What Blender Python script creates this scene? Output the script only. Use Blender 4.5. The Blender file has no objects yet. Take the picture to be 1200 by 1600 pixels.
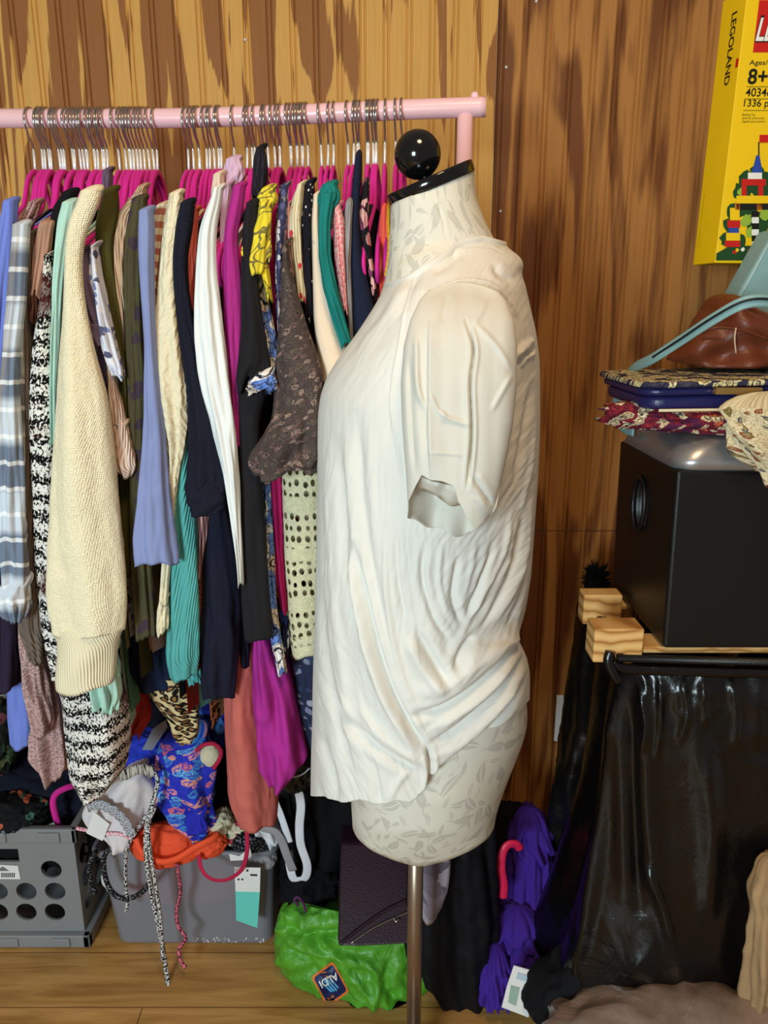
import bpy, bmesh, math, random
import numpy as np
from mathutils import Vector, Matrix, noise
from mathutils.bvhtree import BVHTree

C = bpy.context.scene
COL = C.collection
# ------------------------------------------------------------------ camera, light, exposure
F = 1178.0                      # focal length in pixels of a 1200 x 1600 frame
CAMZ = 1.25
PITCH = math.radians(14.7)
cp, sp = math.cos(PITCH), math.sin(PITCH)
cam = bpy.data.cameras.new('camera'); co = bpy.data.objects.new('camera', cam); COL.objects.link(co)
cam.sensor_fit = 'VERTICAL'; cam.sensor_height = 36; cam.lens = F / 1600 * 36
cam.clip_start = 0.02
co.location = (0, 0, CAMZ); co.rotation_euler = (math.pi / 2 - PITCH, 0, 0)
C.camera = co
w = bpy.data.worlds.new('world'); C.world = w; w.use_nodes = True
w.node_tree.nodes['Background'].inputs[0].default_value = (1.0, 0.88, 0.76, 1)
w.node_tree.nodes['Background'].inputs[1].default_value = 0.22
def area(name, loc, target, size, power, color, shape='DISK'):
    l = bpy.data.lights.new(name, 'AREA'); l.shape = shape; l.size = size; l.energy = power; l.color = color
    o = bpy.data.objects.new(name, l); COL.objects.link(o); o.location = loc
    o.rotation_euler = (Vector(target) - Vector(loc)).to_track_quat('-Z', 'Y').to_euler()
    return o
area('window_daylight', (-0.85, -1.25, 1.15), (0.0, 1.1, 0.95), 0.55, 50, (0.74, 0.92, 1.0), 'SQUARE')
area('ceiling_lamp', (0.15, 0.25, 2.25), (0.0, 0.75, 0.9), 0.30, 9.5, (1.0, 0.70, 0.40))
C.view_settings.view_transform = 'Standard'
C.view_settings.look = 'None'
C.view_settings.exposure = 0.02
C.view_settings.gamma = 1.0
C.view_settings.use_curve_mapping = False

def ray(px, py):
    dx, dy = (px - 600) / F, (800 - py) / F
    return dx, cp + dy * sp, -sp + dy * cp
def P(px, py, Y):
    x, y, z = ray(px, py); t = Y / y
    return Vector((x * t, Y, CAMZ + z * t))
def PZ(px, py, Z):
    x, y, z = ray(px, py); t = (Z - CAMZ) / z
    return Vector((x * t, y * t, Z))
def scale_at(px, py, Y):        # metres per pixel there
    return Y / ray(px, py)[1] / F

# ------------------------------------------------------------------ object helpers
def setp(o, label=None, cat=None, group=None, kind=None):
    if label: o['label'] = label
    if cat: o['category'] = cat
    if group: o['group'] = group
    if kind: o['kind'] = kind
    return o
def thing(name, label, cat, loc=(0, 0, 0), group=None):
    o = bpy.data.objects.new(name, None); COL.objects.link(o); o.location = loc
    o.empty_display_size = 0.02
    return setp(o, label, cat, group)
def par(o, p):
    if p is not None:
        o.parent = p
        o.matrix_parent_inverse = Matrix.LocRotScale(p.location, p.rotation_euler, None).inverted()
    return o
def obj(name, me, mat=None, parent=None):
    if isinstance(me, bmesh.types.BMesh):
        m = bpy.data.meshes.new(name); me.to_mesh(m); me.free(); me = m
    o = bpy.data.objects.new(name, me); COL.objects.link(o)
    if mat and not me.materials: me.materials.append(mat)
    return par(o, parent)
def smooth(me):
    me.polygons.foreach_set('use_smooth', [True] * len(me.polygons)); return me
def apply_mods(o):
    dg = bpy.context.evaluated_depsgraph_get(); dg.update()
    me = bpy.data.meshes.new_from_object(o.evaluated_get(dg))
    o.modifiers.clear(); o.data = me
    return o
def bevel(o, width, seg=2):
    m = o.modifiers.new('bevel', 'BEVEL'); m.width = width; m.segments = seg; m.limit_method = 'ANGLE'
    apply_mods(o); smooth(o.data)
    m = o.modifiers.new('wn', 'WEIGHTED_NORMAL'); m.keep_sharp = True
    return o
def boxbm(x0, x1, y0, y1, z0, z1, bm=None):
    bm = bm or bmesh.new()
    v = [bm.verts.new((x, y, z)) for z in (z0, z1) for y in (y0, y1) for x in (x0, x1)]
    for f in ((0, 2, 3, 1), (4, 5, 7, 6), (0, 1, 5, 4), (2, 6, 7, 3), (0, 4, 6, 2), (1, 3, 7, 5)):
        bm.faces.new([v[i] for i in f])
    return bm
def grid_mesh(name, V, closed_u=False, uv=None, cap0=False, cap1=False, mats=None):
    """V: array [rows, cols, 3]"""
    R, S, _ = V.shape
    verts = V.reshape(-1, 3)
    faces = []
    for r in range(R - 1):
        for s in range(S if closed_u else S - 1):
            s2 = (s + 1) % S
            faces.append((r * S + s, r * S + s2, (r + 1) * S + s2, (r + 1) * S + s))
    if cap0: faces.append(tuple(range(S - 1, -1, -1)))
    if cap1: faces.append(tuple((R - 1) * S + i for i in range(S)))
    me = bpy.data.meshes.new(name)
    me.from_pydata(verts.tolist(), [], faces)
    if uv is not None:
        lay = me.uv_layers.new(name='UVMap')
        k = 0
        UV = uv
        flat = []
        for r in range(R - 1):
            for s in range(S if closed_u else S - 1):
                for rr, ss in ((r, s), (r, s + 1), (r + 1, s + 1), (r + 1, s)):
                    flat.extend((UV[rr, ss % S, 0] if ss < S else UV[rr, 0, 0] + UV[rr, -1, 0] * S / (S - 1), UV[rr, ss % S, 1]))
        rest = len(me.loops) * 2 - len(flat)
        flat.extend([0.0] * rest)
        lay.data.foreach_set('uv', flat)
    smooth(me)
    return me
def catmull(pts, n):
    pts = [np.array(p, float) for p in pts]
    pts = [2 * pts[0] - pts[1]] + pts + [2 * pts[-1] - pts[-2]]
    out = []
    for i in range(1, len(pts) - 2):
        p0, p1, p2, p3 = pts[i - 1:i + 3]
        for k in range(n):
            t = k / n
            out.append(0.5 * (2 * p1 + (p2 - p0) * t + (2 * p0 - 5 * p1 + 4 * p2 - p3) * t * t + (3 * p1 - p0 - 3 * p2 + p3) * t ** 3))
    out.append(pts[-2])
    return np.array(out)
def tube_mesh(name, pts, rad, seg=10, flat=None, smooth_n=0, caps=True, up=None):
    """sweep an ellipse along pts; flat=(a,b) half sizes; up = reference direction of b"""
    pts = catmull(pts, smooth_n) if smooth_n else np.array(pts, float)
    n = len(pts)
    T = np.gradient(pts, axis=0); T /= np.linalg.norm(T, axis=1)[:, None] + 1e-12
    ref = np.array(up if up is not None else (0.0, 0.0, 1.0))
    if up is None and abs(T[0] @ ref) > 0.9: ref = np.array((1.0, 0, 0))
    V = np.zeros((n, seg, 3)); UV = np.zeros((n, seg, 2)); L = 0
    N = None
    for i in range(n):
        if up is not None or N is None: N = ref - (ref @ T[i]) * T[i]
        else: N = N - (N @ T[i]) * T[i]
        N = N / (np.linalg.norm(N) + 1e-12)
        B = np.cross(T[i], N)
        r = rad[i] if hasattr(rad, '__len__') else rad
        a, b = (flat if flat else (r, r))
        if i: L += np.linalg.norm(pts[i] - pts[i - 1])
        for k in range(seg):
            t = 2 * math.pi * k / seg
            V[i, k] = pts[i] + B * a * math.cos(t) + N * b * math.sin(t)
            UV[i, k] = (2 * math.pi * max(a, b) * k / seg, L)
    return grid_mesh(name, V, True, UV, caps, caps)
def lathe(name, prof, seg=32):
    V = np.array([[(r * math.cos(2 * math.pi * k / seg), r * math.sin(2 * math.pi * k / seg), z) for k in range(seg)] for r, z in prof])
    return grid_mesh(name, V, True, None, True, True)

# ------------------------------------------------------------------ materials
def srgb(r, g, b):
    f = lambda c: (c / 255 / 12.92) if c / 255 <= 0.04045 else ((c / 255 + 0.055) / 1.055) ** 2.4
    return (f(r), f(g), f(b), 1.0)
class NT:
    def __init__(s, name, rough=0.85, spec=0.25, **kw):
        s.m = bpy.data.materials.new(name); s.m.use_nodes = True
        s.t = s.m.node_tree; s.b = s.t.nodes['Principled BSDF']
        s.b.inputs['Roughness'].default_value = rough
        s.b.inputs['Specular IOR Level'].default_value = spec
        for k, v in kw.items(): s.b.inputs[k.replace('_', ' ')].default_value = v
    def n(s, typ, **kw):
        nd = s.t.nodes.new('ShaderNode' + typ)
        for k, v in kw.items(): setattr(nd, k, v)
        return nd
    def l(s, a, b): s.t.links.new(a, b)
    def put(s, sock, v):
        if isinstance(v, bpy.types.NodeSocket): s.l(v, sock)
        else: sock.default_value = v
    def coord(s, kind='UV', scale=(1, 1, 1), rot=(0, 0, 0)):
        tc = s.n('TexCoord'); mp = s.n('Mapping')
        s.l(tc.outputs[kind], mp.inputs[0]); mp.inputs['Scale'].default_value = scale; mp.inputs['Rotation'].default_value = rot
        return mp.outputs[0]
    def noise(s, v, scale, detail=2, rough=0.5, dist=0.0):
        nd = s.n('TexNoise'); s.l(v, nd.inputs['Vector'])
        nd.inputs['Scale'].default_value = scale; nd.inputs['Detail'].default_value = detail
        nd.inputs['Roughness'].default_value = rough; nd.inputs['Distortion'].default_value = dist
        return nd.outputs['Fac']
    def vor(s, v, scale, feature='F1', out='Distance', rnd=1.0):
        nd = s.n('TexVoronoi', feature=feature); s.l(v, nd.inputs['Vector'])
        nd.inputs['Scale'].default_value = scale; nd.inputs['Randomness'].default_value = rnd
        return nd.outputs[out]
    def wave(s, v, scale, dist=0.0, dirn='X', dscale=1.0):
        nd = s.n('TexWave', bands_direction=dirn); s.l(v, nd.inputs['Vector'])
        nd.inputs['Scale'].default_value = scale; nd.inputs['Distortion'].default_value = dist
        nd.inputs['Detail Scale'].default_value = dscale
        return nd.outputs['Fac']
    def ramp(s, fac, stops, interp='LINEAR'):
        nd = s.n('ValToRGB'); s.put(nd.inputs[0], fac); cr = nd.color_ramp; cr.interpolation = interp
        while len(cr.elements) < len(stops): cr.elements.new(0.5)
        for e, (p, c) in zip(cr.elements, stops):
            e.position = p; e.color = c if hasattr(c, '__len__') else (c, c, c, 1)
        return nd.outputs[0]
    def mix(s, fac, a, b, mode='MIX'):
        nd = s.n('Mix', data_type='RGBA', blend_type=mode)
        s.put(nd.inputs[0], fac); s.put(nd.inputs[6], a); s.put(nd.inputs[7], b)
        return nd.outputs[2]
    def math(s, op, a, b=0.0):
        nd = s.n('Math', operation=op); s.put(nd.inputs[0], a); s.put(nd.inputs[1], b); return nd.outputs[0]
    def color(s, v): s.put(s.b.inputs['Base Color'], v); return s
    def bump(s, h, strength=0.3, dist=0.002):
        nd = s.n('Bump'); s.l(h, nd.inputs['Height']); nd.inputs['Strength'].default_value = strength
        nd.inputs['Distance'].default_value = dist; s.l(nd.outputs[0], s.b.inputs['Normal']); return s
    def alpha(s, v): s.put(s.b.inputs['Alpha'], v); return s

def vary(t, v, col, amt=0.12, scale=25):
    nz = t.noise(v, scale, 3)
    return t.mix(nz, tuple(c * (1 - amt) for c in col[:3]) + (1,), tuple(min(1, c * (1 + amt)) for c in col[:3]) + (1,))
def weave(t, v, kind):
    if kind == 'rib':
        t.bump(t.wave(v, 85, 0.3), 0.7, 0.002)
    elif kind == 'knit':
        w1 = t.vor(v, 360, rnd=0.3); w2 = t.noise(v, 160, 2)
        t.bump(t.math('ADD', w1, w2), 0.7, 0.003)
    elif kind == 'cable':
        t.bump(t.wave(v, 34, 5, 'X', 2.5), 0.45, 0.003)
    elif kind == 'crinkle':
        t.bump(t.noise(t_scale(t, v, (60, 12, 1)), 1.0, 3), 0.6, 0.004)
    else:
        t.bump(t.noise(v, 700, 2), 0.25, 0.001)
def t_scale(t, v, sc):
    mp = t.n('Mapping'); t.l(v, mp.inputs[0]); mp.inputs['Scale'].default_value = sc; return mp.outputs[0]

MC = {}
def plain(name, rgb, kind='weave', rough=0.9, amt=0.12, **kw):
    if name in MC: return MC[name]
    t = NT(name, rough, 0.2, **kw); v = t.coord(); c = srgb(*rgb)
    t.color(vary(t, v, c, amt)); weave(t, v, kind)
    MC[name] = t.m; return t.m
def stripes(name, a, b, per, axis='Y', kind='weave', duty=0.5):
    t = NT(name, 0.9, 0.2); v = t.coord()
    wv = t.wave(v, 2 * math.pi / per / 20 * 1.0, 0.15, axis)
    t.color(t.mix(t.ramp(wv, [(duty - 0.04, 0.0), (duty + 0.04, 1.0)]), srgb(*a), srgb(*b))); weave(t, v, kind); return t.m
def plaid(name, base, c1, c2, white):
    t = NT(name, 0.9, 0.2); v = t.coord()
    a = t.ramp(t.wave(v, 2.6, 0.1, 'Y'), [(0.35, 0.0), (0.6, 1.0)])
    b = t.ramp(t.wave(v, 4.4, 0.1, 'X'), [(0.4, 0.0), (0.6, 1.0)])
    th = t.ramp(t.wave(v, 9, 0.1, 'Y'), [(0.9, 0.0), (0.96, 1.0)])
    x = t.mix(t.math('MULTIPLY', a, 0.85), srgb(*base), srgb(*c1))
    x = t.mix(t.math('MULTIPLY', b, 0.45), x, srgb(*c2))
    x = t.mix(t.math('MULTIPLY', th, 0.7), x, srgb(*white))
    t.color(x); weave(t, v, 'weave'); return t.m
def floral(name, bg, cols, scale=45, cover=0.5, dark=None, kind='weave', rough=0.85):
    """blossoms of several colours with outlines on a ground"""
    t = NT(name, rough, 0.25); v0 = t.coord()
    dn = t.n('TexNoise'); t.l(v0, dn.inputs['Vector']); dn.inputs['Scale'].default_value = scale * 1.2
    add = t.n('VectorMath', operation='MULTIPLY_ADD'); t.l(dn.outputs['Color'], add.inputs[0]); add.inputs[1].default_value = (0.9 / scale,) * 3; t.l(v0, add.inputs[2])
    v = add.outputs[0]
    d = t.vor(v, scale); rc = t.n('TexVoronoi'); t.l(v, rc.inputs['Vector']); rc.inputs['Scale'].default_value = scale
    sep = t.n('SeparateColor'); t.l(rc.outputs['Color'], sep.inputs[0])
    n = len(cols)
    pal = t.ramp(sep.outputs[0], [((i + 0.0) / n, srgb(*c)) for i, c in enumerate(cols)], 'CONSTANT')
    inner = t.ramp(d, [(cover - 0.02, 1.0), (cover + 0.02, 0.0)])
    x = t.mix(inner, srgb(*bg), pal)
    if dark:
        ring = t.ramp(d, [(cover * 0.45, 0.0), (cover * 0.5, 1.0), (cover * 0.6, 1.0), (cover * 0.66, 0.0)])
        x = t.mix(ring, x, srgb(*dark))
        d2 = t.vor(v, scale * 2.3, 'DISTANCE_TO_EDGE')
        x = t.mix(t.ramp(d2, [(0.03, 0.8), (0.07, 0.0)]), x, srgb(*dark))
    t.color(x); weave(t, v0, kind); return t.m
def marl(name, a, b, band=None):
    t = NT(name, 0.95, 0.15); v = t.coord()
    nz = t.noise(t_scale(t, v, (330, 230, 1)), 1.0, 1, 0.4, 0.6)
    wv = t.wave(v, 12, 2.5, 'Y', 2.0)
    m = t.math('ADD', t.math('MULTIPLY', nz, 0.8), t.math('MULTIPLY', wv, 0.16))
    mk = t.ramp(m, [(0.45, 0.0), (0.50, 1.0)])
    x = t.mix(mk, srgb(*a), srgb(*b))
    if band:
        bn = t.ramp(t.noise(t_scale(t, v, (4, 9, 1)), 1.0, 1), [(0.62, 0.0), (0.66, 0.8)])
        x = t.mix(bn, x, srgb(*band))
    t.color(x); t.bump(nz, 0.9, 0.004); return t.m
def leopard(name):
    t = NT(name, 0.8, 0.25); v = t.coord()
    nz = t.n('TexNoise'); t.l(v, nz.inputs['Vector']); nz.inputs['Scale'].default_value = 60
    add = t.n('VectorMath', operation='MULTIPLY_ADD'); t.l(nz.outputs['Color'], add.inputs[0]); add.inputs[1].default_value = (0.010,) * 3; t.l(v, add.inputs[2])
    d = t.vor(add.outputs[0], 88)
    t.color(t.ramp(d, [(0.0, srgb(150, 105, 60)), (0.26, srgb(150, 105, 60)), (0.3, srgb(20, 15, 12)), (0.5, srgb(20, 15, 12)), (0.56, srgb(214, 190, 140))]))
    weave(t, v, 'weave'); return t.m
def dots(name, bg, fg, scale=110, r=0.2):
    t = NT(name, 0.9, 0.2); v = t.coord(); d = t.vor(v, scale)
    t.color(t.ramp(d, [(r, srgb(*fg)), (r + 0.06, srgb(*bg))])); weave(t, v, 'weave'); return t.m
def tiedye(name, a, b):
    t = NT(name, 0.9, 0.2); v = t.coord()
    t.color(t.mix(t.ramp(t.noise(v, 18, 4, 0.6, 1.0), [(0.56, 0.0), (0.68, 1.0)]), srgb(*a), srgb(*b))); weave(t, v, 'weave'); return t.m
def speckle(name, a, b, scale=(260, 420), lo=0.46, hi=0.54, kind=None):
    t = NT(name, 0.9, 0.2); v = t.coord()
    nz = t.noise(t_scale(t, v, (scale[0], scale[1], 1)), 1.0, 1)
    t.color(t.mix(t.ramp(nz, [(lo, 0.0), (hi, 1.0)]), srgb(*a), srgb(*b))); t.bump(nz, 0.6, 0.002); return t.m
def crochet(name, rgb):
    t = NT(name, 0.9, 0.2); v = t.coord()
    d = t.vor(t_scale(t, v, (1, 0.62, 1)), 100, rnd=0.25)
    big = t.ramp(t.wave(v, 4.2, 0, 'Y'), [(0.12, 0.0), (0.2, 1.0)])
    hole = t.ramp(d, [(0.29, 0.0), (0.35, 1.0)])
    t.alpha(t.math('MAXIMUM', hole, t.math('SUBTRACT', 1.0, big)))
    c = srgb(*rgb); t.color(vary(t, v, c, 0.25, 140)); t.bump(t.noise(v, 260, 2), 0.9, 0.003); return t.m
def leather(name, rgb, rough=0.4, scale=320):
    t = NT(name, rough, 0.45); v = t.coord('Object'); c = srgb(*rgb)
    t.color(vary(t, v, c, 0.2, 12)); t.bump(t.vor(v, scale), 0.25, 0.001); return t.m
def simple(name, rgb, rough=0.5, spec=0.5, metallic=0.0, bump=0, **kw):
    if name in MC: return MC[name]
    t = NT(name, rough, spec, **kw); t.b.inputs['Metallic'].default_value = metallic
    v = t.coord('Object'); t.color(vary(t, v, srgb(*rgb), 0.06, 30))
    if bump: t.bump(t.noise(v, bump, 3), 0.3, 0.001)
    MC[name] = t.m; return t.m
def plastic_bag(name, rgb, rough=0.3, alpha=1.0, bscale=30, bs=0.7):
    t = NT(name, rough, 0.5); v = t.coord('Object'); t.color(vary(t, v, srgb(*rgb), 0.25, 14))
    h = t.noise(v, bscale, 5, 0.6, 1.5); t.bump(h, bs, 0.008)
    if alpha < 1: t.alpha(alpha)
    return t.m

# wood panelling
def wood_wall():
    t = NT('plywood_panelling', 0.55, 0.3); v = t.coord('Object')
    xo = t.n('SeparateXYZ'); t.l(v, xo.inputs[0])
    big = t.noise(t_scale(t, v, (14, 1, 1.5)), 1.0, 2, 0.45, 0.9)
    jag = t.noise(t_scale(t, v, (130, 1, 7)), 1.0, 2, 0.6)
    m = t.math('ADD', big, t.math('MULTIPLY', t.math('SUBTRACT', jag, 0.5), 0.16))
    # bands of early and late wood: fold the noise into several contours
    q = t.math('SINE', t.math('MULTIPLY', m, 17.0))
    mk = t.ramp(t.math('MULTIPLY_ADD', q, 0.5), [(0.0, 0.0), (1.0, 1.0)])
    nd = t.n('Math', operation='MULTIPLY_ADD'); t.l(q, nd.inputs[0]); nd.inputs[1].default_value = 0.5; nd.inputs[2].default_value = 0.5
    gt0 = t.math('GREATER_THAN', xo.outputs[0], 0.222)
    mk = t.mix(gt0, t.ramp(nd.outputs[0], [(0.40, 0.0), (0.56, 1.0)]), t.ramp(nd.outputs[0], [(0.12, 0.0), (0.88, 1.0)]))
    fine = t.noise(t_scale(t, v, (420, 1, 9)), 1.0, 3)
    left = t.ramp(xo.outputs[0], [(0.0, 0.0), (1.0, 1.0)])
    gt = t.math('GREATER_THAN', xo.outputs[0], 0.222)
    light = t.mix(gt, srgb(216, 164, 84), srgb(184, 126, 64))  # right panel tones: browner wood, darkened a bit more in place of shade
    dark = t.mix(gt, srgb(152, 98, 48), srgb(120, 70, 32))
    x = t.mix(mk, dark, light)
    x = t.mix(t.math('MULTIPLY', t.ramp(fine, [(0.35, 1.0), (0.6, 0.0)]), 0.12), x, srgb(96, 56, 24))
    t.color(x); t.bump(fine, 0.15, 0.001)
    return t.m
def wood_floor():
    t = NT('floor_planks', 0.42, 0.4); v = t.coord('Object')
    g = t.noise(t_scale(t, v, (4, 46, 1)), 1.0, 4, 0.6, 0.8)
    x = t.ramp(g, [(0.3, srgb(160, 112, 56)), (0.5, srgb(190, 142, 78)), (0.7, srgb(208, 160, 96))])
    br = t.n('TexBrick'); t.l(v, br.inputs['Vector']); br.inputs['Scale'].default_value = 1.0
    br.inputs['Brick Width'].default_value = 0.9; br.inputs['Row Height'].default_value = 0.125; br.inputs['Mortar Size'].default_value = 0.0012
    br.inputs['Color1'].default_value = (1, 1, 1, 1); br.inputs['Color2'].default_value = (0.8, 0.8, 0.8, 1); br.inputs['Mortar'].default_value = (0.3, 0.25, 0.2, 1)
    t.color(t.mix(1.0, x, br.outputs['Color'], 'MULTIPLY')); return t.m
def raw_wood():
    t = NT('pine', 0.6, 0.3); v = t.coord('Object')
    g = t.wave(t_scale(t, v, (1, 0.4, 1)), 16, 5.0, 'Z', 1.0)
    t.color(t.ramp(g, [(0.0, srgb(226, 182, 118)), (0.75, srgb(208, 158, 92)), (1.0, srgb(168, 116, 60))])); return t.m

M_pink = simple('pink_enamel', (240, 194, 200), 0.32, 0.5)
M_chrome = simple('chrome_wire', (188, 180, 174), 0.2, 0.5, 0.95)
t = NT('magenta_velvet', 0.75, 0.3); v = t.coord('Object'); t.color(vary(t, v, srgb(212, 36, 144), 0.12, 60))
t.b.inputs['Sheen Weight'].default_value = 0.25; t.b.inputs['Sheen Tint'].default_value = srgb(255, 120, 190); t.bump(t.noise(v, 900, 2), 0.3, 0.001); M_velvet = t.m
M_black = simple('black_gloss', (10, 10, 11), 0.12, 0.6)
M_dark = simple('black_plastic', (17, 15, 14), 0.38, 0.4, bump=600)
M_white = simple('white_plastic', (228, 226, 222), 0.5)

# ================================================================== THE SETTING
YW = 1.65
def panel(name, x0, x1, z0, z1):
    sp_, g, d = 0.0451, 0.0022, 0.0035
    xs = []
    k0 = int(math.floor(x0 / sp_)); x = k0 * sp_
    prof = [(x0, 0)]
    while x < x1:
        for off in (-0.0045, 0.0045):
            c = x + 0.004 + off
            if c - g > x0 and c + g < x1: prof += [(c - g, 0), (c - g * 0.3, d), (c + g * 0.3, d), (c + g, 0)]
        x += sp_
    prof.append((x1, 0))
    bm = bmesh.new()
    a = [bm.verts.new((px, YW + d_, z0)) for px, d_ in prof]; b = [bm.verts.new((px, YW + d_, z1)) for px, d_ in prof]
    for i in range(len(prof) - 1): bm.faces.new((a[i], a[i + 1], b[i + 1], b[i]))
    e = [bm.verts.new((px, YW + 0.012, z)) for px in (x0, x1) for z in (z0, z1)]
    bm.faces.new((e[0], e[1], e[3], e[2]))
    bm.faces.new([b[0]] + b[1:] + [e[3], e[1]]); bm.faces.new(a[::-1] + [e[0], e[2]])
    return obj(name, bm, M_wall)
M_wall = wood_wall()
setp(panel('wall_back', -1.75, 0.2205, 0.774, 2.45), kind='structure')
setp(panel('wall_back.001', 0.2225, 1.75, 0.774, 2.45), kind='structure')
setp(panel('wall_back.002', -1.75, 1.75, 0.0, 0.7715), kind='structure')
setp(obj('floor', boxbm(-1.75, 1.75, -0.6, YW + 0.01, -0.02, 0.0), wood_floor()), kind='structure')
for px, py in ((383, 62), (791, 105), (838, 2), (782, 330)):
    bm = bmesh.new(); bmesh.ops.create_icosphere(bm, subdivisions=2, radius=0.0028)
    p = P(px, py, YW - 0.001)
    bmesh.ops.translate(bm, vec=p, verts=bm.verts)
    setp(obj('nail_head', bm, M_white), 'small pale nail head in the wood panelling, %s' % {383: 'above the pink rail toward its middle', 791: 'above the right end of the pink rail', 838: 'at the top edge of the photo', 782: 'just behind the neck of the dress form'}[px], 'nail')

# ================================================================== GARMENT RACK
YL, YR = 1.29, 1.22
def railY(px): return YL + (YR - YL) * (px + 60) / 820.0
RAIL = [(-90, 184), (0, 185), (140, 185.5), (280, 184.5), (450, 179.5), (630, 171.5), (700, 169), (759, 167)]
rail_pts = [P(x, y, railY(x)) for x, y in RAIL]
rack = thing('garment_rack', 'pink metal garment rack with a full rail of hangers in front of the wood wall', 'rack', (rail_pts[-1].x, rail_pts[-1].y, 0))
RR = 0.0137
obj('rail', tube_mesh('rail', rail_pts, RR, 24, smooth_n=6), M_pink, rack)
pp = P(727, 182, railY(727))
obj('post', tube_mesh('post', [(pp.x, pp.y, pp.z), (pp.x, pp.y, 0.07)], 0.0118, 20), M_pink, rack)
kn = P(742, 150, railY(742))
bm = bmesh.new(); bmesh.ops.create_uvsphere(bm, u_segments=12, v_segments=8, radius=0.0062); bmesh.ops.translate(bm, vec=kn, verts=bm.verts)
o = obj('knob', bm, M_pink, rack); smooth(o.data)
obj('foot_bar', tube_mesh('foot_bar', [(pp.x + 0.045, 1.14, 0.06), (pp.x, 1.2, 0.06), (pp.x - 0.02, 1.5, 0.06)], 0.0118, 16, smooth_n=4), M_pink, rack)
def caster(x, y, z, parent):
    me = lathe('caster', [(0.004, -0.011), (0.02, -0.011), (0.024, -0.006), (0.024, 0.006), (0.02, 0.011), (0.004, 0.011)], 24)
    o = obj('caster', me, M_dark, None); o.location = (x, y, z); o.rotation_euler = (math.pi / 2, 0, math.radians(70))
    par(o, parent)
    h = obj('caster_cap', lathe('caster_cap', [(0.002, -0.0125), (0.014, -0.0125), (0.014, 0.0125), (0.002, 0.0125)], 20), M_chrome, None)
    h.location = (x, y, z); h.rotation_euler = o.rotation_euler
    par(h, o)
caster(pp.x + 0.05, 1.135, 0.0245, rack)

# ================================================================== HANGERS
HOOKS = [48, 62, 66, 70, 74, 85, 90, 95, 107, 113, 118, 123, 128, 133, 141, 145, 150, 156, 160, 165, 180, 190, 196, 200, 205, 209, 215, 221, 226, 233, 243,
         292, 299, 306, 310, 321, 327, 331, 340, 344, 365, 386, 391, 398, 412, 416, 426, 434, 438, 450, 454, 461, 465, 470, 474, 480, 499, 514, 522,
         543, 554, 558, 562, 573, 577, 582, 586, 590, 602, 618, 628]
rp = catmull([tuple(p) for p in rail_pts], 12)
def proj(p):
    x, y, z = p[0], p[1], p[2] - CAMZ
    d = y * cp - z * sp; u = y * sp + z * cp
    return 600 + F * x / d, 800 - F * u / d
rail_px = [proj(p)[0] for p in rp]
def rail_at(px):
    return np.array([np.interp(px, rail_px, rp[:, k]) for k in range(3)])
ARM = [(0.0, 0.0), (0.012, -0.004), (0.028, -0.02), (0.040, -0.046), (0.056, -0.064), (0.12, -0.094), (0.188, -0.126), (0.206, -0.142), (0.209, -0.158), (0.200, -0.170), (0.17, -0.172), (0.0, -0.172)]
def arm_z(v):
    v = abs(v); return float(np.interp(v, [a for a, _ in ARM[:9]], [b for _, b in ARM[:9]]))
STEM = 0.077
def hanger_meshes():
    k = RR + 0.0015 - 0.0205
    pts = []
    for a in np.linspace(-5, 215, 16):       # hook loop, opening behind the rail
        pts.append((0, 0.0205 * math.cos(math.radians(a)), k + 0.0205 * math.sin(math.radians(a))))
    pts += [(0, -0.012, k - 0.022), (0, -0.003, k - 0.031), (0, 0, k - 0.040), (0, 0, k - 0.046)]
    hook = tube_mesh('hook', pts, 0.00165, 8)
    loop = [(0, v, z) for v, z in ARM] + [(0, -v, z) for v, z in ARM[-2:0:-1]]
    loop = catmull([ARM2 for ARM2 in loop] + [loop[0]], 5)
    body = tube_mesh('hanger_body', [(0, p[1], p[2] - STEM) for p in loop], 0.004, 8, flat=(0.0052, 0.0031), caps=False, up=(1, 0, 0))
    stem = tube_mesh('stem', [(0, 0, k - 0.040), (0, 0, -STEM - 0.004)], 0.0021, 8)
    return hook, body, stem
hk_me, hb_me, hs_me = hanger_meshes()
hs_me.materials.append(simple('lit_stem_wire', (232, 230, 228), 0.4, 0.6, 0.35))  # stem of the same wire as the hook, its gleam put into the colour
hk_me.materials.append(M_chrome); hb_me.materials.append(M_velvet)
rnd = random.Random(5)
ONES = 'zeroth first second third fourth fifth sixth seventh eighth ninth tenth eleventh twelfth thirteenth fourteenth fifteenth sixteenth seventeenth eighteenth nineteenth'.split()
def ordinal(n):
    if n < 20: return ONES[n]
    T = {20: 'twent', 30: 'thirt', 40: 'fort', 50: 'fift', 60: 'sixt', 70: 'sevent'}
    t_, u = n // 10 * 10, n % 10
    return T[t_] + 'ieth' if u == 0 else T[t_] + 'y-' + ONES[u]
hangers = []
for i, hx in enumerate(HOOKS):
    p = rail_at(hx)
    h = thing('velvet_hanger', '', 'hanger', tuple(p), 'pink velvet hangers on the rail')
    yaw = math.radians(-5 + rnd.uniform(-3, 3))
    for me, nm in ((hk_me, 'hook'), (hs_me, 'stem'), (hb_me, 'hanger_body')):
        o = bpy.data.objects.new(nm, me); COL.objects.link(o); o.parent = h
    h.rotation_euler = (0, math.radians(rnd.uniform(-2.5, 2.5)), yaw)
    hangers.append(dict(o=h, px=hx, p=p, yaw=yaw, tilt=h.rotation_euler[1], used=None))

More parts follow.
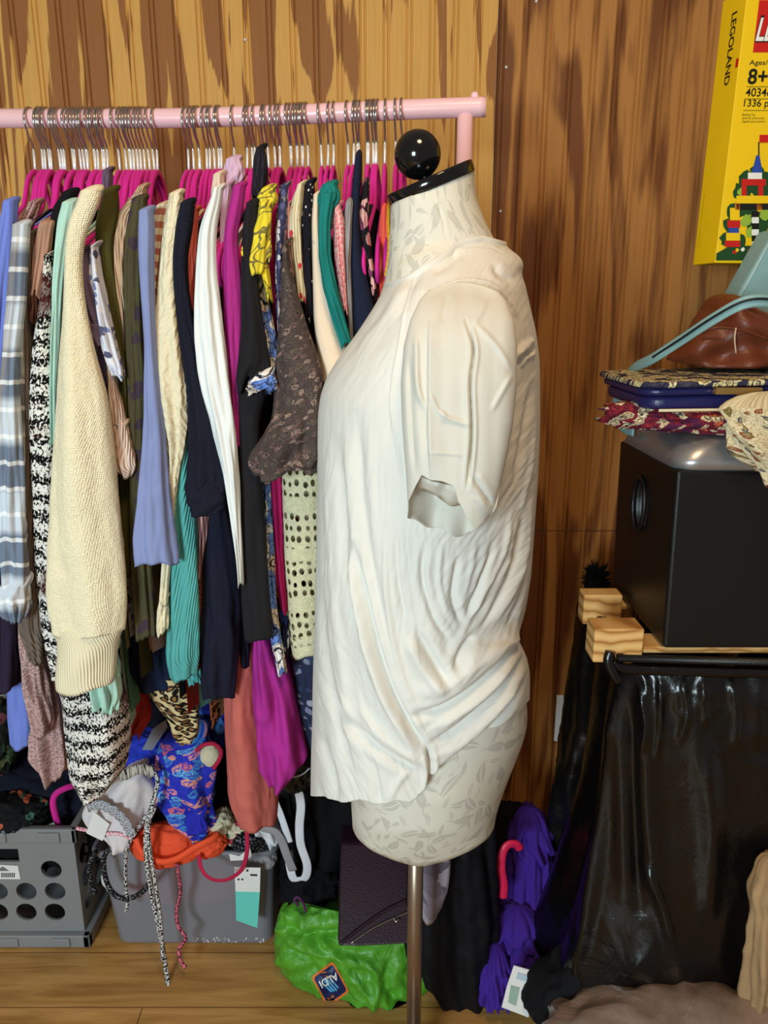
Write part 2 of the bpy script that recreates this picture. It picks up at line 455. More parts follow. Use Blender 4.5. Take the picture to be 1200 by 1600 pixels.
# ================================================================== CLOTH BUILDERS
def interp_rows(rows, n):
    R = np.array(rows, float); ys = R[:, 0]
    t = np.linspace(ys[0], ys[-1], n)
    out = np.stack([np.interp(t, ys, R[:, k]) for k in range(R.shape[1])], 1)
    ker = max(1, n // 32)
    for _ in range(2):
        for k in range(1, R.shape[1]):
            c = out[:, k]; p = np.pad(c, ker, mode='edge')
            out[:, k] = np.convolve(p, np.ones(2 * ker + 1) / (2 * ker + 1), 'valid')
    return out
def loft(name, rows, mat, parent, Y=1.03, hd=None, folds=(6, 0.14), seed=0, seg=72, hem=0.004, cap_top=True, cap_bot=False, flare=0.0, inner=True):
    """hanging tube of cloth: rows (py, xl, xr[, Y[, hd]]) give its outline, Y its distance, hd its half depth"""
    R = [tuple(r) + (() if len(r) > 3 else (Y,)) for r in rows]
    R = [r + (() if len(r) > 4 else (hd if hd else -1,)) for r in R]
    n = int(max(16, min(130, (R[-1][0] - R[0][0]) / 4)))
    D = interp_rows(R, n)
    rn = random.Random(seed); ph = [rn.uniform(0, 6.28) for _ in range(6)]
    V = np.zeros((n, seg, 3)); UV = np.zeros((n, seg, 2)); L = 0; pc = None
    a = np.linspace(0, 2 * math.pi, seg, endpoint=False)
    per = None
    for i, (py, xl, xr, yy, h) in enumerate(D):
        px = (xl + xr) / 2; c = P(px, py, yy); s = scale_at(px, py, yy)
        hw = max(2.0, (xr - xl) / 2) * s
        if h <= 0: h = min(max(0.012, hw * 0.8), 0.03)
        if i: L += (c - pc).length
        pc = c; t = i / (n - 1)
        amp = folds[1] * min(1, 0.35 + t * 1.1)
        f = amp * np.sin(folds[0] * a + ph[0] + 2.2 * t + ph[1] * np.sin(3 * t + ph[2])) + amp * 0.6 * np.sin((folds[0] * 2 - 1) * a + ph[3] - 3 * t)
        f += amp * 0.5 * np.sin(7 * t + 2 * a + ph[4])
        for k in range(seg):
            q = Vector((1.3 * math.cos(a[k]) + seed, 1.3 * math.sin(a[k]), L * 5.5))
            n2 = 1 - 2 * abs(noise.noise(q * 2.1 + Vector((a[k] * 0.0, 0, L * 9))))
            f[k] += amp * (1.1 * noise.noise(q) + 0.55 * n2 + 0.3 * (1 - 2 * abs(noise.noise(Vector((3 * math.cos(a[k]), 3 * math.sin(a[k]) + seed, L * 34))))))
        rx = hw * (1 + f * 0.5); rz = h * (1 + f * min(1.6, max(1.0, hw / h)))
        V[i, :, 0] = c.x + rx * np.cos(a)
        V[i, :, 1] = yy + rz * np.sin(a)
        V[i, :, 2] = c.z + hem * t ** 3 * np.sin(2 * a + ph[5]) + 0.3 * hem * t * np.sin(5 * a + ph[1])
        if per is None or True: per = 2 * math.pi * math.sqrt((hw * hw + h * h) / 2)
        UV[i, :, 0] = a / (2 * math.pi) * 0.18; UV[i, :, 1] = -L
        UV[i, :, 0] = a / (2 * math.pi) * max(per, 0.05)
    rows_V, rows_UV = [V], [UV]
    if cap_top:
        cen = V[0].mean(0)
        hh = min(.022, max(.008, .8 * np.ptp(V[0][:, 0]) / 2)); ln = hh * (0.9 if cen[0] < -.05 else 0.1)
        top = np.stack([cen + (V[0] - cen) * k + np.array((ln * dz, hh * .8 * dz, hh * dz)) for k, dz in ((0.04, 1.0), (0.34, .93), (0.62, .74), (0.83, .45), (0.95, .18))])
        rows_V.insert(0, top); rows_UV.insert(0, np.stack([UV[0]] * 5) + np.array((0, 0.004)))
    cen = V[-1].mean(0)
    if cap_bot:
        b = np.stack([cen + (V[-1] - cen) * k - np.array((0, 0, dz)) for k, dz in ((0.85, 0.003), (0.5, 0.005), (0.03, 0.005))])
        rows_V.append(b); rows_UV.append(np.stack([UV[-1]] * 3))
    elif inner:
        b = [cen + (V[-1] - cen) * 0.93 + np.array((0, 0, 0.001))]
        for k in range(1, min(9, n)):
            cc = V[-1 - k].mean(0); b.append(cc + (V[-1 - k] - cc) * 0.86)
        rows_V.append(np.stack(b)); rows_UV.append(np.stack([UV[-1]] * len(b)))
    return obj(name, grid_mesh(name, np.concatenate(rows_V), True, np.concatenate(rows_UV)), mat, parent)

def drape(parent, hg, mat, hem_z, seed, half=0.195, thick=0.0045, name='body'):
    """the flat hanging body of a garment on hanger hg, across the rail"""
    rn = random.Random(seed); nv, nz = 30, 26
    p, yaw = hg['p'], hg['yaw']
    vs = np.linspace(-1, 1, nv)
    ph = rn.uniform(0, 6.28)
    side = []
    for sgn in (1, -1):
        G = np.zeros((nz, nv, 3)); U = np.zeros((nz, nv, 2))
        for j, vv in enumerate(vs):
            v = vv * half
            zt = -STEM + arm_z(max(abs(v), 0.062)) + 0.0065
            zb = hem_z - p[2] + 0.012 * math.sin(3 * vv + ph)
            for i in range(nz):
                t_ = i / (nz - 1); z = zt + (zb - zt) * t_
                e = 1 - abs(vv) ** 6
                top = min(1, t_ * 12)
                th = (thick * (0.5 + 0.5 * top) + 0.004 * t_ * math.sin(9 * vv + ph + 2 * t_)) * e
                off = 0.006 * t_ * math.sin(4 * vv + ph)
                x = sgn * th + off * e + math.tan(hg['tilt']) * z * 0.4
                vw = v * (1 + 0.10 * t_ * math.cos(ph))
                G[i, j] = (p[0] + x * math.cos(yaw) - vw * math.sin(yaw), p[1] + x * math.sin(yaw) + vw * math.cos(yaw), p[2] + z)
                U[i, j] = (v + (0.5 if sgn < 0 else 0), -z)
        side.append((G, U))
    V = np.concatenate([side[0][0], side[1][0][:, ::-1]], 1); UV = np.concatenate([side[0][1], side[1][1][:, ::-1]], 1)
    UV = np.concatenate([UV], 1)
    R, S, _ = V.shape
    me = grid_mesh(name, V, True, UV)
    # close the top between front and back
    bm = bmesh.new(); bm.from_mesh(me); bm.verts.ensure_lookup_table()
    for j in range(nv - 1):
        try: f = bm.faces.new((bm.verts[j], bm.verts[j + 1], bm.verts[S - 2 - j], bm.verts[S - 1 - j])); f.smooth = True
        except ValueError: pass
    bm.to_mesh(me); bm.free()
    return obj(name, me, mat, parent)

def heap(name, c, r, mat, parent=None, amp=0.25, freq=2.2, seed=0, sub=5, flat=None, ridge=0.6, sq=1.0, stretch=(1, 1, 1)):
    """a crumpled lump of cloth or plastic centred at c with half sizes r; flat = height it lies on"""
    bm = bmesh.new(); bmesh.ops.create_icosphere(bm, subdivisions=sub, radius=1)
    off = Vector((seed * 7.3, seed * 3.1, seed * 1.7)); st = Vector(stretch)
    for v_ in bm.verts:
        d = v_.co.normalized(); q = Vector((d.x * st.x, d.y * st.y, d.z * st.z)) * freq + off
        qq = q + 0.5 * noise.noise_vector(q * 0.9)
        a = noise.noise(qq); b = 1 - 2 * abs(noise.noise(qq * 1.9 + Vector((5, 5, 5)))); e = 1 - 2 * abs(noise.noise(qq * 4.1)); g = 1 - 2 * abs(noise.noise(qq * 8.3))
        k = 1 + amp * (0.6 * a + ridge * (0.55 * b + 0.28 * e + 0.12 * g) - 0.3 * ridge)
        m = max(abs(d.x), abs(d.y), abs(d.z))
        k *= (1 - sq) / m * 0.75 + sq if sq < 1 else 1
        v_.co = Vector((c[0] + d.x * k * r[0], c[1] + d.y * k * r[1], c[2] + d.z * k * r[2]))
        if flat is not None and v_.co.z < flat: v_.co.z = flat + 0.0004 * (v_.co.z - flat)
    o = obj(name, bm, mat, parent); smooth(o.data)
    lay = o.data.uv_layers.new(name='UVMap')
    uv = []
    for lp in o.data.loops:
        q = o.data.vertices[lp.vertex_index].co; uv += [q.x + 0.35 * q.y, q.z + 0.5 * q.y]
    lay.data.foreach_set('uv', uv)
    return o
def sheet(name, poly, Y, thick, mat, parent=None, tilt=None):
    """a flat cut piece (card, tag, strap end) whose outline is poly [(px,py)], at distance Y (or a function of py)"""
    f = Y if callable(Y) else (lambda py: Y)
    bm = bmesh.new(); a = [bm.verts.new(P(x, y, f(y))) for x, y in poly]; b = [bm.verts.new(P(x, y, f(y)) + Vector((0, thick, 0))) for x, y in poly]
    n = len(poly); bm.faces.new(a); bm.faces.new(b[::-1])
    for i in range(n): bm.faces.new((a[i], b[i], b[(i + 1) % n], a[(i + 1) % n]))
    bmesh.ops.recalc_face_normals(bm, faces=bm.faces)
    return obj(name, bm, mat, parent)
def cord(name, pts, r, mat, parent=None, flat=None, up=None, n=8):
    return obj(name, tube_mesh(name, [tuple(P(*p)) for p in pts], r, 10, flat=flat, smooth_n=n, up=up), mat, parent)

# ================================================================== GARMENTS ON THE RAIL
def G(*rows): return list(rows)
K = dict
GARMENTS = [
 # name, category, label, material, tip px, hem height, parts [(name, rows, options)]
 ('jersey_blouse', 'top', 'periwinkle blue top hanging at the far left edge of the rail', plain('periwinkle_jersey', (112, 128, 205)), 18, 0.80,
  [('sleeve', G((316, 8, 27), (340, 2, 27), (400, -12, 21), (480, -22, 13), (560, -26, 5), (700, -30, -2)), K(Y=1.0))]),
 ('jersey_tunic', 'top', 'pale blue garment whose plain hem hangs below the plum one at the lower left', plain('sky_blue_jersey', (112, 130, 206)), 30, 0.64,
  [('hem', G((990, 8, 48), (1060, 12, 50), (1120, 14, 52), (1162, 18, 54)), K(Y=1.1, folds=(3, .06)))]),
 ('plum_top', 'top', 'dark plum garment hanging at the left edge above the grey crate', plain('plum_jersey', (44, 32, 52)), 8, 0.74,
  [('body_panel', G((420, -60, -26), (600, -52, -12), (760, -48, 4), (880, -40, 20), (980, -40, 28), (1040, -40, 32), (1072, -36, 26)), K(Y=1.06))]),
 ('plaid_shirt', 'shirt', 'blue, grey and white plaid shirt with a rolled cuff', plaid('plaid_cotton', (196, 204, 212), (84, 98, 122), (150, 128, 104), (240, 240, 240)), 38, 0.80,
  [('sleeve', G((352, 22, 46), (400, 18, 42), (470, 12, 40), (540, 6, 30), (620, 0, 28), (700, -1, 33), (800, 0, 37), (880, 3, 42), (935, 5, 44)), K(Y=0.975, folds=(5, .16))),
   ('cuff', G((915, 2, 44), (930, 0, 47), (950, 2, 45), (966, 8, 38)), K(Y=0.972, folds=(9, .22))),
   ('front_panel', G((400, 24, 44), (500, 26, 43), (600, 27, 41), (700, 33, 45), (800, 37, 46), (850, 38, 44)), K(Y=1.0, folds=(7, .2)))]),
 ('lace_blouse', 'blouse', 'dusty pink lace blouse with a ragged hem left of the black and white cardigan', speckle('dusty_pink_lace', (196, 158, 152), (150, 120, 116), (300, 300)), 55, 0.68,
  [('shoulder', G((318, 52, 62), (335, 34, 56), (360, 26, 44), (380, 24, 36)), K(Y=1.03, folds=(7, .3))),
   ('sleeve', G((960, 30, 46), (1020, 34, 62), (1070, 38, 70), (1130, 52, 84), (1140, 56, 80)), K(Y=1.05, folds=(5, .3), hem=.01)),
   ('hem', G((1020, 58, 84), (1090, 58, 98), (1150, 56, 107), (1190, 56, 108), (1208, 64, 100)), K(Y=1.085, folds=(6, .25), hem=.014))]),
 ('cardigan', 'cardigan', 'thin taupe cardigan between the plaid shirt and the black and white cardigan', plain('taupe_rib', (112, 98, 88), 'rib'), 50, 0.72,
  [('sleeve', G((366, 42, 56), (420, 41, 53), (500, 42, 50), (600, 44, 51), (700, 43, 54), (800, 40, 56), (900, 36, 58), (960, 28, 62), (1010, 36, 66), (1032, 56, 68)), K(Y=1.005))]),
 ('fringed_top', 'top', 'light brown top with a dark brown fringed sleeve edge', plain('fawn_jersey', (176, 134, 112)), 66, 0.8,
  [('sleeve', G((340, 66, 88), (365, 60, 82), (400, 55, 77), (440, 52, 70), (466, 51, 64)), K(Y=1.0)),
   ('fringe', G((455, 52, 64), (480, 52, 62), (505, 51, 57)), K(Y=1.0, mat=speckle('brown_fringe', (92, 52, 36), (52, 28, 20), (400, 60))))]),
 ('black_blouse', 'top', 'black top with a narrow shoulder just left of the mint green one', plain('black_jersey', (16, 15, 17)), 82, 0.8,
  [('sleeve', G((302, 100, 122), (325, 84, 112), (370, 77, 96), (420, 74, 88), (470, 72, 86)), K(Y=1.015))]),
 ('marled_cardigan', 'cardigan', 'long chunky black and white marled knit cardigan', marl('marled_knit', (16, 14, 15), (232, 226, 216), (86, 34, 32)), 76, 0.60,
  [('sleeve', G((400, 72, 84), (480, 62, 82), (540, 52, 80), (620, 48, 84), (700, 49, 86), (800, 54, 88), (900, 56, 92), (1000, 66, 100), (1060, 84, 112)), K(Y=1.0, folds=(3, .08))),
   ('hem', G((1040, 86, 170), (1080, 100, 190), (1120, 105, 198), (1160, 110, 202), (1200, 116, 196), (1222, 136, 178)), K(Y=1.03, hd=.05, folds=(4, .08)))]),
 ('mint_dress', 'dress', 'mint green dress with a satin hem showing under the cream sweater', plain('mint_satin', (172, 208, 190), rough=0.5), 98, 0.60,
  [('sleeve', G((318, 100, 122), (340, 92, 118), (390, 88, 108), (440, 84, 102), (520, 81, 98), (600, 80, 94), (700, 82, 92)), K(Y=1.0)),
   ('hem', G((1020, 132, 180), (1060, 138, 186), (1085, 146, 187), (1108, 150, 180)), K(Y=1.0, folds=(9, .3)))]),
 ('green_top', 'top', 'sea green garment of which a thin strip shows beside the dusty pink lace', plain('sea_green_jersey', (88, 140, 116)), 104, 0.62,
  [('hem', G((1060, 96, 108), (1120, 98, 109), (1160, 102, 110)), K(Y=1.1))]),
 ('sweater', 'sweater', 'large cream knit sweater with a balloon sleeve and ribbed cuff', plain('cream_moss_knit', (240, 226, 190), 'knit', amt=.06), 112, 0.74,
  [('sleeve', G((300, 134, 160), (318, 118, 158), (345, 106, 140), (390, 102, 127), (440, 101, 128), (500, 98, 137), (560, 93, 150), (620, 90, 168), (700, 86, 177), (780, 82, 184), (860, 79, 192), (920, 79, 197), (960, 82, 198), (985, 90, 192)), K(Y=0.955, folds=(3, .07))),
   ('cuff', G((978, 88, 194), (1000, 91, 186), (1030, 90, 181), (1062, 88, 176), (1068, 90, 174)), K(Y=0.955, folds=(3, .05), mat=plain('cream_rib_knit', (236, 222, 186), 'rib', amt=.06)))]),
 ('mauve_tee', 'top', 'mauve grey top with a short cuffed sleeve beside the cream sweater', plain('mauve_jersey', (104, 88, 110)), 132, 0.8,
  [('sleeve', G((392, 124, 137), (440, 126, 147), (490, 132, 158), (515, 138, 165)), K(Y=0.985)),
   ('cuff', G((508, 137, 165), (525, 139, 168), (542, 140, 168)), K(Y=0.983)),
   ('strap', G((268, 162, 174), (300, 161, 176), (312, 162, 172)), K(Y=1.13))]),
 ('floral_blouse', 'blouse', 'white and blue floral blouse with a pointed sleeve hem', floral('blue_white_floral', (214, 216, 228), [(112, 128, 176), (206, 210, 226), (84, 86, 112), (226, 222, 220), (190, 196, 220)], 100, .5), 150, 0.78,
  [('sleeve', G((385, 144, 152), (430, 142, 158), (490, 148, 170), (545, 160, 184), (572, 170, 192), (590, 180, 193)), K(Y=0.985, folds=(4, .2)))]),
 ('olive_top', 'top', 'plain olive green top with a long sleeve', plain('olive_jersey', (78, 74, 34)), 168, 0.72,
  [('sleeve', G((298, 168, 182), (315, 158, 188), (340, 151, 186), (380, 150, 174), (430, 157, 180), (500, 170, 190), (580, 182, 203), (660, 184, 205), (760, 186, 206), (900, 188, 208)), K(Y=1.01))]),
 ('waffle_top', 'top', 'pale pink waffle top whose flared ribbed cuff hangs beside the cream sweater', plain('shell_pink_waffle', (222, 196, 178), 'rib'), 160, 0.75,
  [('sleeve', G((560, 168, 178), (610, 172, 184), (650, 175, 194), (668, 176, 198)), K(Y=0.985)),
   ('cuff', G((664, 176, 199), (690, 177, 204), (715, 178, 211), (730, 180, 213), (742, 190, 206)), K(Y=0.985, folds=(5, .12)))]),
 ('beige_cardigan', 'cardigan', 'beige ribbed cardigan between the olive top and the dark star print', plain('beige_rib', (196, 164, 134), 'rib'), 192, 0.75,
  [('sleeve', G((294, 220, 230), (310, 204, 228), (335, 184, 216), (375, 176, 199), (425, 178, 196), (490, 188, 200), (560, 197, 204), (640, 199, 205)), K(Y=1.02))]),
 ('star_print_shirt', 'shirt', 'dark olive shirt with a faded purple star print', floral('star_print', (72, 66, 42), [(60, 48, 58), (80, 74, 44), (70, 62, 44)], 44, .4), 210, 0.70,
  [('sleeve', G((312, 212, 228), (335, 200, 231), (380, 196, 224), (440, 194, 222), (520, 198, 224), (600, 202, 230), (700, 202, 231), (800, 203, 230), (880, 205, 236), (950, 208, 242), (995, 214, 244)), K(Y=1.0))]),
 ('denim_skirt', 'skirt', 'dark blue denim hem hanging behind the star print and teal garments', simple('dark_denim', (24, 34, 58), 0.9, 0.2, bump=500), 240, 0.68,
  [('hem', G((960, 196, 262), (1020, 200, 268), (1050, 206, 272), (1072, 222, 270)), K(Y=1.12, folds=(4, .15)))]),
 ('red_top', 'top', 'brick red garment hem behind the black and white cardigan', plain('brick_red_jersey', (164, 46, 40)), 214, 0.62,
  [('hem', G((1030, 196, 224), (1080, 196, 230), (1120, 200, 235), (1150, 204, 214)), K(Y=1.14, hem=.01))]),
 ('slate_tee', 'top', 'slate blue top with a wide straight sleeve end', plain('slate_blue_cord', (128, 138, 180)), 226, 0.76,
  [('sleeve', G((330, 219, 238), (350, 217, 242), (400, 218, 240), (460, 222, 240), (540, 228, 244), (610, 226, 250), (660, 226, 256), (720, 221, 260), (780, 217, 264), (840, 212, 271), (862, 214, 275), (878, 218, 276)), K(Y=0.965, folds=(4, .12)))]),
 ('striped_tee', 'top', 'cream top with rose stripes on the shoulder', stripes('rose_stripe', (216, 204, 178), (178, 112, 98), 0.016), 242, 0.78,
  [('sleeve', G((322, 248, 266), (345, 238, 262), (400, 233, 252), (450, 231, 246), (510, 233, 244), (580, 236, 246)), K(Y=1.0))]),
 ('gauze_sweater', 'sweater', 'cream crinkled knit sweater with a long sleeve gathered at the wrist', plain('cream_cable_knit', (224, 212, 180), 'cable', amt=.08), 262, 0.74,
  [('sleeve', G((304, 268, 284), (325, 260, 288), (380, 253, 280), (440, 247, 280), (510, 240, 287), (580, 238, 294), (640, 243, 296), (690, 254, 290), (740, 261, 279), (800, 259, 273), (870, 255, 268), (940, 250, 262)), K(Y=0.985, folds=(5, .14))),
   ('drawstring_end', G((935, 250, 262), (955, 247, 263), (975, 245, 264), (986, 248, 262)), K(Y=0.985))]),
 ('teal_sweater', 'sweater', 'teal ribbed sweater with a long straight sleeve', plain('teal_rib', (86, 166, 162), 'rib'), 282, 0.66,
  [('sleeve', G((640, 282, 298), (700, 276, 300), (770, 268, 304), (850, 266, 308), (930, 263, 310), (1000, 261, 311), (1040, 260, 309), (1056, 270, 305)), K(Y=1.0, folds=(4, .12))),
   ('hem', G((1030, 292, 314), (1050, 293, 316), (1066, 296, 314)), K(Y=1.05))]),
 ('navy_sweater', 'sweater', 'navy blue knit sweater with a wide ribbed cuff beside the white shirt', plain('navy_knit', (24, 26, 40), 'knit'), 280, 0.74,
  [('sleeve', G((318, 284, 304), (345, 276, 302), (400, 270, 292), (450, 272, 294), (520, 280, 306), (600, 292, 326), (660, 297, 344), (720, 296, 350), (765, 292, 352)), K(Y=0.98, folds=(5, .12))),
   ('cuff', G((757, 291, 352), (780, 291, 354), (799, 298, 351)), K(Y=0.98, folds=(4, .08), mat=plain('navy_rib', (24, 26, 40), 'rib')))]),
 ('satin_top', 'top', 'shiny rose satin pleats showing below the navy cuff', stripes('rose_satin', (196, 150, 146), (112, 70, 70), 0.006, 'X'), 300, 0.72,
  [('hem', G((790, 304, 328), (830, 306, 325), (870, 307, 318), (900, 308, 314)), K(Y=1.02))]),
 ('brown_lace_top', 'top', 'sliver of rust brown lace between the teal sweater and the navy dress', speckle('rust_lace', (140, 84, 50), (76, 42, 26)), 296, 0.68,
  [('hem', G((850, 305, 316), (920, 306, 317), (990, 307, 316), (1042, 303, 312)), K(Y=1.025))]),
 ('navy_dress', 'dress', 'long navy blue draped dress below the navy sweater cuff', plain('navy_jersey', (22, 24, 40)), 306, 0.62,
  [('front_panel', G((780, 322, 350), (840, 320, 362), (900, 317, 370), (960, 315, 374), (1020, 314, 372), (1060, 313, 366), (1086, 318, 362)), K(Y=1.03, folds=(4, .14))),
   ('side_panel', G((800, 340, 362), (860, 352, 372), (940, 360, 382), (1000, 363, 390), (1036, 368, 391)), K(Y=1.06, folds=(4, .2)))]),
 ('coral_tee', 'top', 'coral top between the navy sweater and the white shirt', plain('coral_jersey', (206, 104, 88)), 296, 0.8,
  [('sleeve', G((330, 298, 310), (360, 291, 308), (410, 287, 306), (450, 289, 305), (492, 296, 304)), K(Y=1.0))]),
 ('white_shirt', 'shirt', 'white cotton shirt with a long tapering sleeve', plain('white_cotton', (226, 228, 224), rough=.8, amt=.04), 318, 0.76,
  [('sleeve', G((296, 338, 350), (320, 326, 346), (350, 313, 338), (410, 308, 336), (470, 305, 342), (540, 306, 350), (600, 314, 357), (660, 330, 366), (720, 345, 371), (780, 357, 375), (850, 367, 378), (912, 374, 380)), K(Y=0.97, folds=(5, .16)))]),
 ('lilac_top', 'top', 'lilac top with a folded strap over a pink hanger', plain('lilac_jersey', (206, 172, 196)), 352, 0.78,
  [('strap', G((250, 354, 376), (262, 350, 382), (280, 349, 382), (300, 352, 366)), K(Y=1.1)),
   ('sleeve', G((290, 350, 362), (320, 346, 360), (400, 344, 356)), K(Y=1.08))]),
 ('cream_camisole', 'top', 'cream camisole shoulder just left of the lilac strap', plain('cream_jersey', (222, 200, 178)), 335, 0.78,
  [('strap', G((274, 334, 350), (295, 331, 350), (325, 332, 346)), K(Y=1.08))]),
 ('magenta_dress', 'dress', 'magenta dress with a long sleeve and a wide gathered hem', plain('magenta_cotton', (168, 44, 128)), 356, 0.56,
  [('sleeve', G((292, 366, 384), (325, 357, 380), (370, 350, 370), (430, 349, 376), (490, 350, 381), (550, 354, 380), (620, 360, 378), (700, 367, 379)), K(Y=0.99, folds=(4, .12))),
   ('skirt', G((960, 402, 424), (1010, 398, 440), (1060, 399, 456), (1110, 400, 464), (1160, 402, 474), (1184, 405, 479), (1202, 422, 455)), K(Y=1.06, hd=.05, folds=(5, .16), mat=plain('magenta_gathered', (164, 42, 134))))]),
 ('coral_dress', 'dress', 'long faded coral dress with a pocket seam, hanging lowest of all', plain('faded_coral', (188, 98, 88)), 362, 0.48,
  [('skirt', G((690, 360, 380), (800, 360, 380), (900, 360, 384), (980, 362, 396), (1060, 352, 405), (1120, 350, 412), (1180, 354, 428), (1230, 356, 431), (1260, 362, 431), (1278, 384, 428)), K(Y=1.09, hd=.04, folds=(3, .1)))]),
 ('rolled_scarf', 'scarf', 'dark charcoal ribbed scarf rolled over a hanger', plain('charcoal_rib', (42, 40, 48), 'rib'), 400, 0.8,
  [('roll', G((232, 402, 413), (245, 397, 417), (270, 395, 418), (300, 394, 414), (312, 396, 408)), K(Y=1.12))]),
 ('black_tunic', 'tunic', 'black top with a flared cap sleeve and a long straight panel', plain('black_crepe', (28, 26, 29)), 390, 0.70,
  [('cap_sleeve', G((318, 386, 404), (345, 380, 404), (400, 377, 402), (450, 377, 404), (500, 378, 412), (550, 373, 420), (585, 368, 424), (604, 372, 400)), K(Y=0.975, folds=(3, .12), hem=.012)),
   ('front_panel', G((590, 371, 424), (660, 370, 404), (720, 373, 408), (800, 374, 412), (880, 377, 417), (950, 380, 424), (996, 384, 428)), K(Y=0.99, folds=(3, .08)))]),
 ('yellow_blouse', 'blouse', 'yellow floral blouse with a knotted tie shoulder', floral('yellow_floral', (226, 204, 52), [(226, 204, 52), (236, 220, 120), (226, 204, 52)], 26, .3, (44, 44, 60)), 402, 0.8,
  [('tie_knot', G((296, 410, 430), (306, 403, 433), (318, 404, 432), (328, 409, 424)), K(Y=0.98, cap_bot=True)),
   ('sleeve', G((318, 406, 424), (345, 402, 424), (375, 388, 421), (400, 380, 421), (412, 381, 420), (420, 386, 416)), K(Y=0.975, folds=(4, .2), hem=.01)),
   ('tie_end', G((405, 404, 418), (440, 412, 423), (470, 420, 426)), K(Y=0.985))]),
 ('navy_floral_dress', 'dress', 'dress with white blossoms outlined in navy over blue', floral('outlined_blossoms', (100, 132, 200), [(232, 226, 220), (214, 198, 180), (238, 236, 232), (110, 140, 206)], 34, .62, (22, 24, 46)), 412, 0.64,
  [('sleeve', G((425, 400, 414), (480, 403, 422), (530, 411, 432), (575, 420, 438), (600, 424, 434)), K(Y=1.0)),
   ('cuff', G((583, 402, 428), (595, 390, 430), (606, 387, 430), (613, 390, 420)), K(Y=0.972, folds=(6, .2))),
   ('hem', G((700, 406, 420), (780, 409, 424), (860, 412, 428), (940, 418, 431), (1000, 424, 440), (1051, 436, 448)), K(Y=1.02))]),
 ('crimson_top', 'top', 'crimson pink top showing as a long strip right of the blue blossoms', plain('crimson_cotton', (172, 26, 92)), 426, 0.70,
  [('sleeve', G((330, 424, 436), (420, 424, 434), (500, 428, 436), (600, 430, 438), (700, 424, 440)), K(Y=1.03)),
   ('hem', G((700, 416, 440), (780, 419, 442), (850, 423, 443), (900, 428, 446), (952, 440, 450)), K(Y=1.035, folds=(4, .2)))]),
 ('yellow_print_skirt', 'skirt', 'bit of yellow and navy print under the crimson strip', floral('yellow_navy_print', (34, 36, 66), [(216, 206, 40), (230, 226, 220), (60, 80, 150)], 50, .5), 436, 0.66,
  [('hem', G((900, 430, 446), (960, 438, 452), (1000, 440, 454), (1010, 444, 452)), K(Y=1.05))]),
 ('patterned_kimono', 'top', 'navy and white geometric print top left of the brown paisley dress', floral('navy_geometric', (58, 58, 92), [(206, 200, 200), (90, 90, 130), (150, 140, 140)], 110, .5), 440, 0.78,
  [('sleeve', G((292, 438, 450), (330, 433, 449), (380, 430, 446), (450, 431, 446), (520, 435, 448), (580, 436, 452), (620, 436, 446)), K(Y=1.0))]),
 ('paisley_dress', 'dress', 'dark brown paisley dress with a flared ruffle hem, beside the white shirt on the form', floral('brown_paisley', (74, 62, 58), [(120, 92, 88), (88, 74, 68), (156, 130, 118), (84, 66, 66), (100, 86, 74)], 125, .5, (52, 44, 42)), 448, 0.72,
  [('body_panel', G((380, 443, 450), (420, 440, 455), (470, 438, 468), (520, 436, 482), (580, 433, 506), (640, 430, 506), (664, 424, 504)), K(Y=0.985, folds=(3, .08))),
   ('ruffle', G((646, 428, 505), (680, 412, 504), (710, 398, 503), (726, 394, 500), (736, 402, 494)), K(Y=0.98, folds=(6, .16), hem=.008))]),
 ('crochet_tunic', 'tunic', 'cream crochet tunic with open eyelet rows beside the white shirt on the form', crochet('cream_crochet', (206, 200, 164)), 462, 0.66,
  [('body_panel', G((700, 440, 506), (780, 442, 506), (880, 446, 506), (960, 451, 506), (1010, 454, 506), (1020, 458, 504)), K(Y=1.03, hd=.02, folds=(3, .05)))]),
 ('lace_trim_top', 'top', 'cream lace top with a red embroidered strip', floral('red_embroidery', (216, 204, 170), [(216, 204, 170), (200, 60, 70), (206, 190, 150), (226, 214, 184)], 95, .45), 460, 0.8,
  [('sleeve', G((290, 466, 476), (308, 458, 474), (345, 451, 470), (400, 455, 472), (450, 464, 477), (475, 468, 478)), K(Y=1.01)),
   ('pink_edge', G((320, 448, 454), (380, 450, 456), (430, 456, 462)), K(Y=1.015, mat=plain('blush_jersey', (220, 172, 178))))]),
 ('dotted_navy_top', 'top', 'black top scattered with tiny white dots', dots('white_dots', (20, 20, 30), (220, 220, 225), 120, .16), 478, 0.78,
  [('sleeve', G((286, 478, 491), (305, 472, 491), (350, 470, 490), (420, 474, 492), (470, 476, 492), (500, 480, 490)), K(Y=1.02))]),
 ('tie_dye_dress', 'dress', 'cream and purple tie-dye dress left of the teal top', tiedye('tie_dye', (228, 206, 180), (132, 98, 150)), 490, 0.76,
  [('sleeve', G((305, 490, 500), (345, 487, 500), (400, 488, 506), (450, 489, 516), (500, 490, 530), (545, 494, 546), (600, 500, 556)), K(Y=1.01, folds=(2, .06)))]),
 ('teal_blouse', 'top', 'dark teal green top with a draped collar', plain('dark_teal_jersey', (24, 116, 110)), 502, 0.76,
  [('collar', G((290, 504, 526), (298, 499, 531), (312, 498, 531), (326, 499, 518)), K(Y=1.0)),
   ('sleeve', G((305, 499, 524), (350, 497, 517), (400, 498, 517), (450, 506, 526), (500, 520, 540), (540, 534, 550)), K(Y=0.995))]),
 ('pink_lace_top', 'top', 'pink lace top right of the teal green one', speckle('pink_lace', (224, 128, 136), (236, 186, 184), (240, 240)), 524, 0.8,
  [('sleeve', G((322, 520, 532), (345, 519, 538), (400, 523, 538), (450, 530, 541), (490, 536, 544)), K(Y=1.01))]),
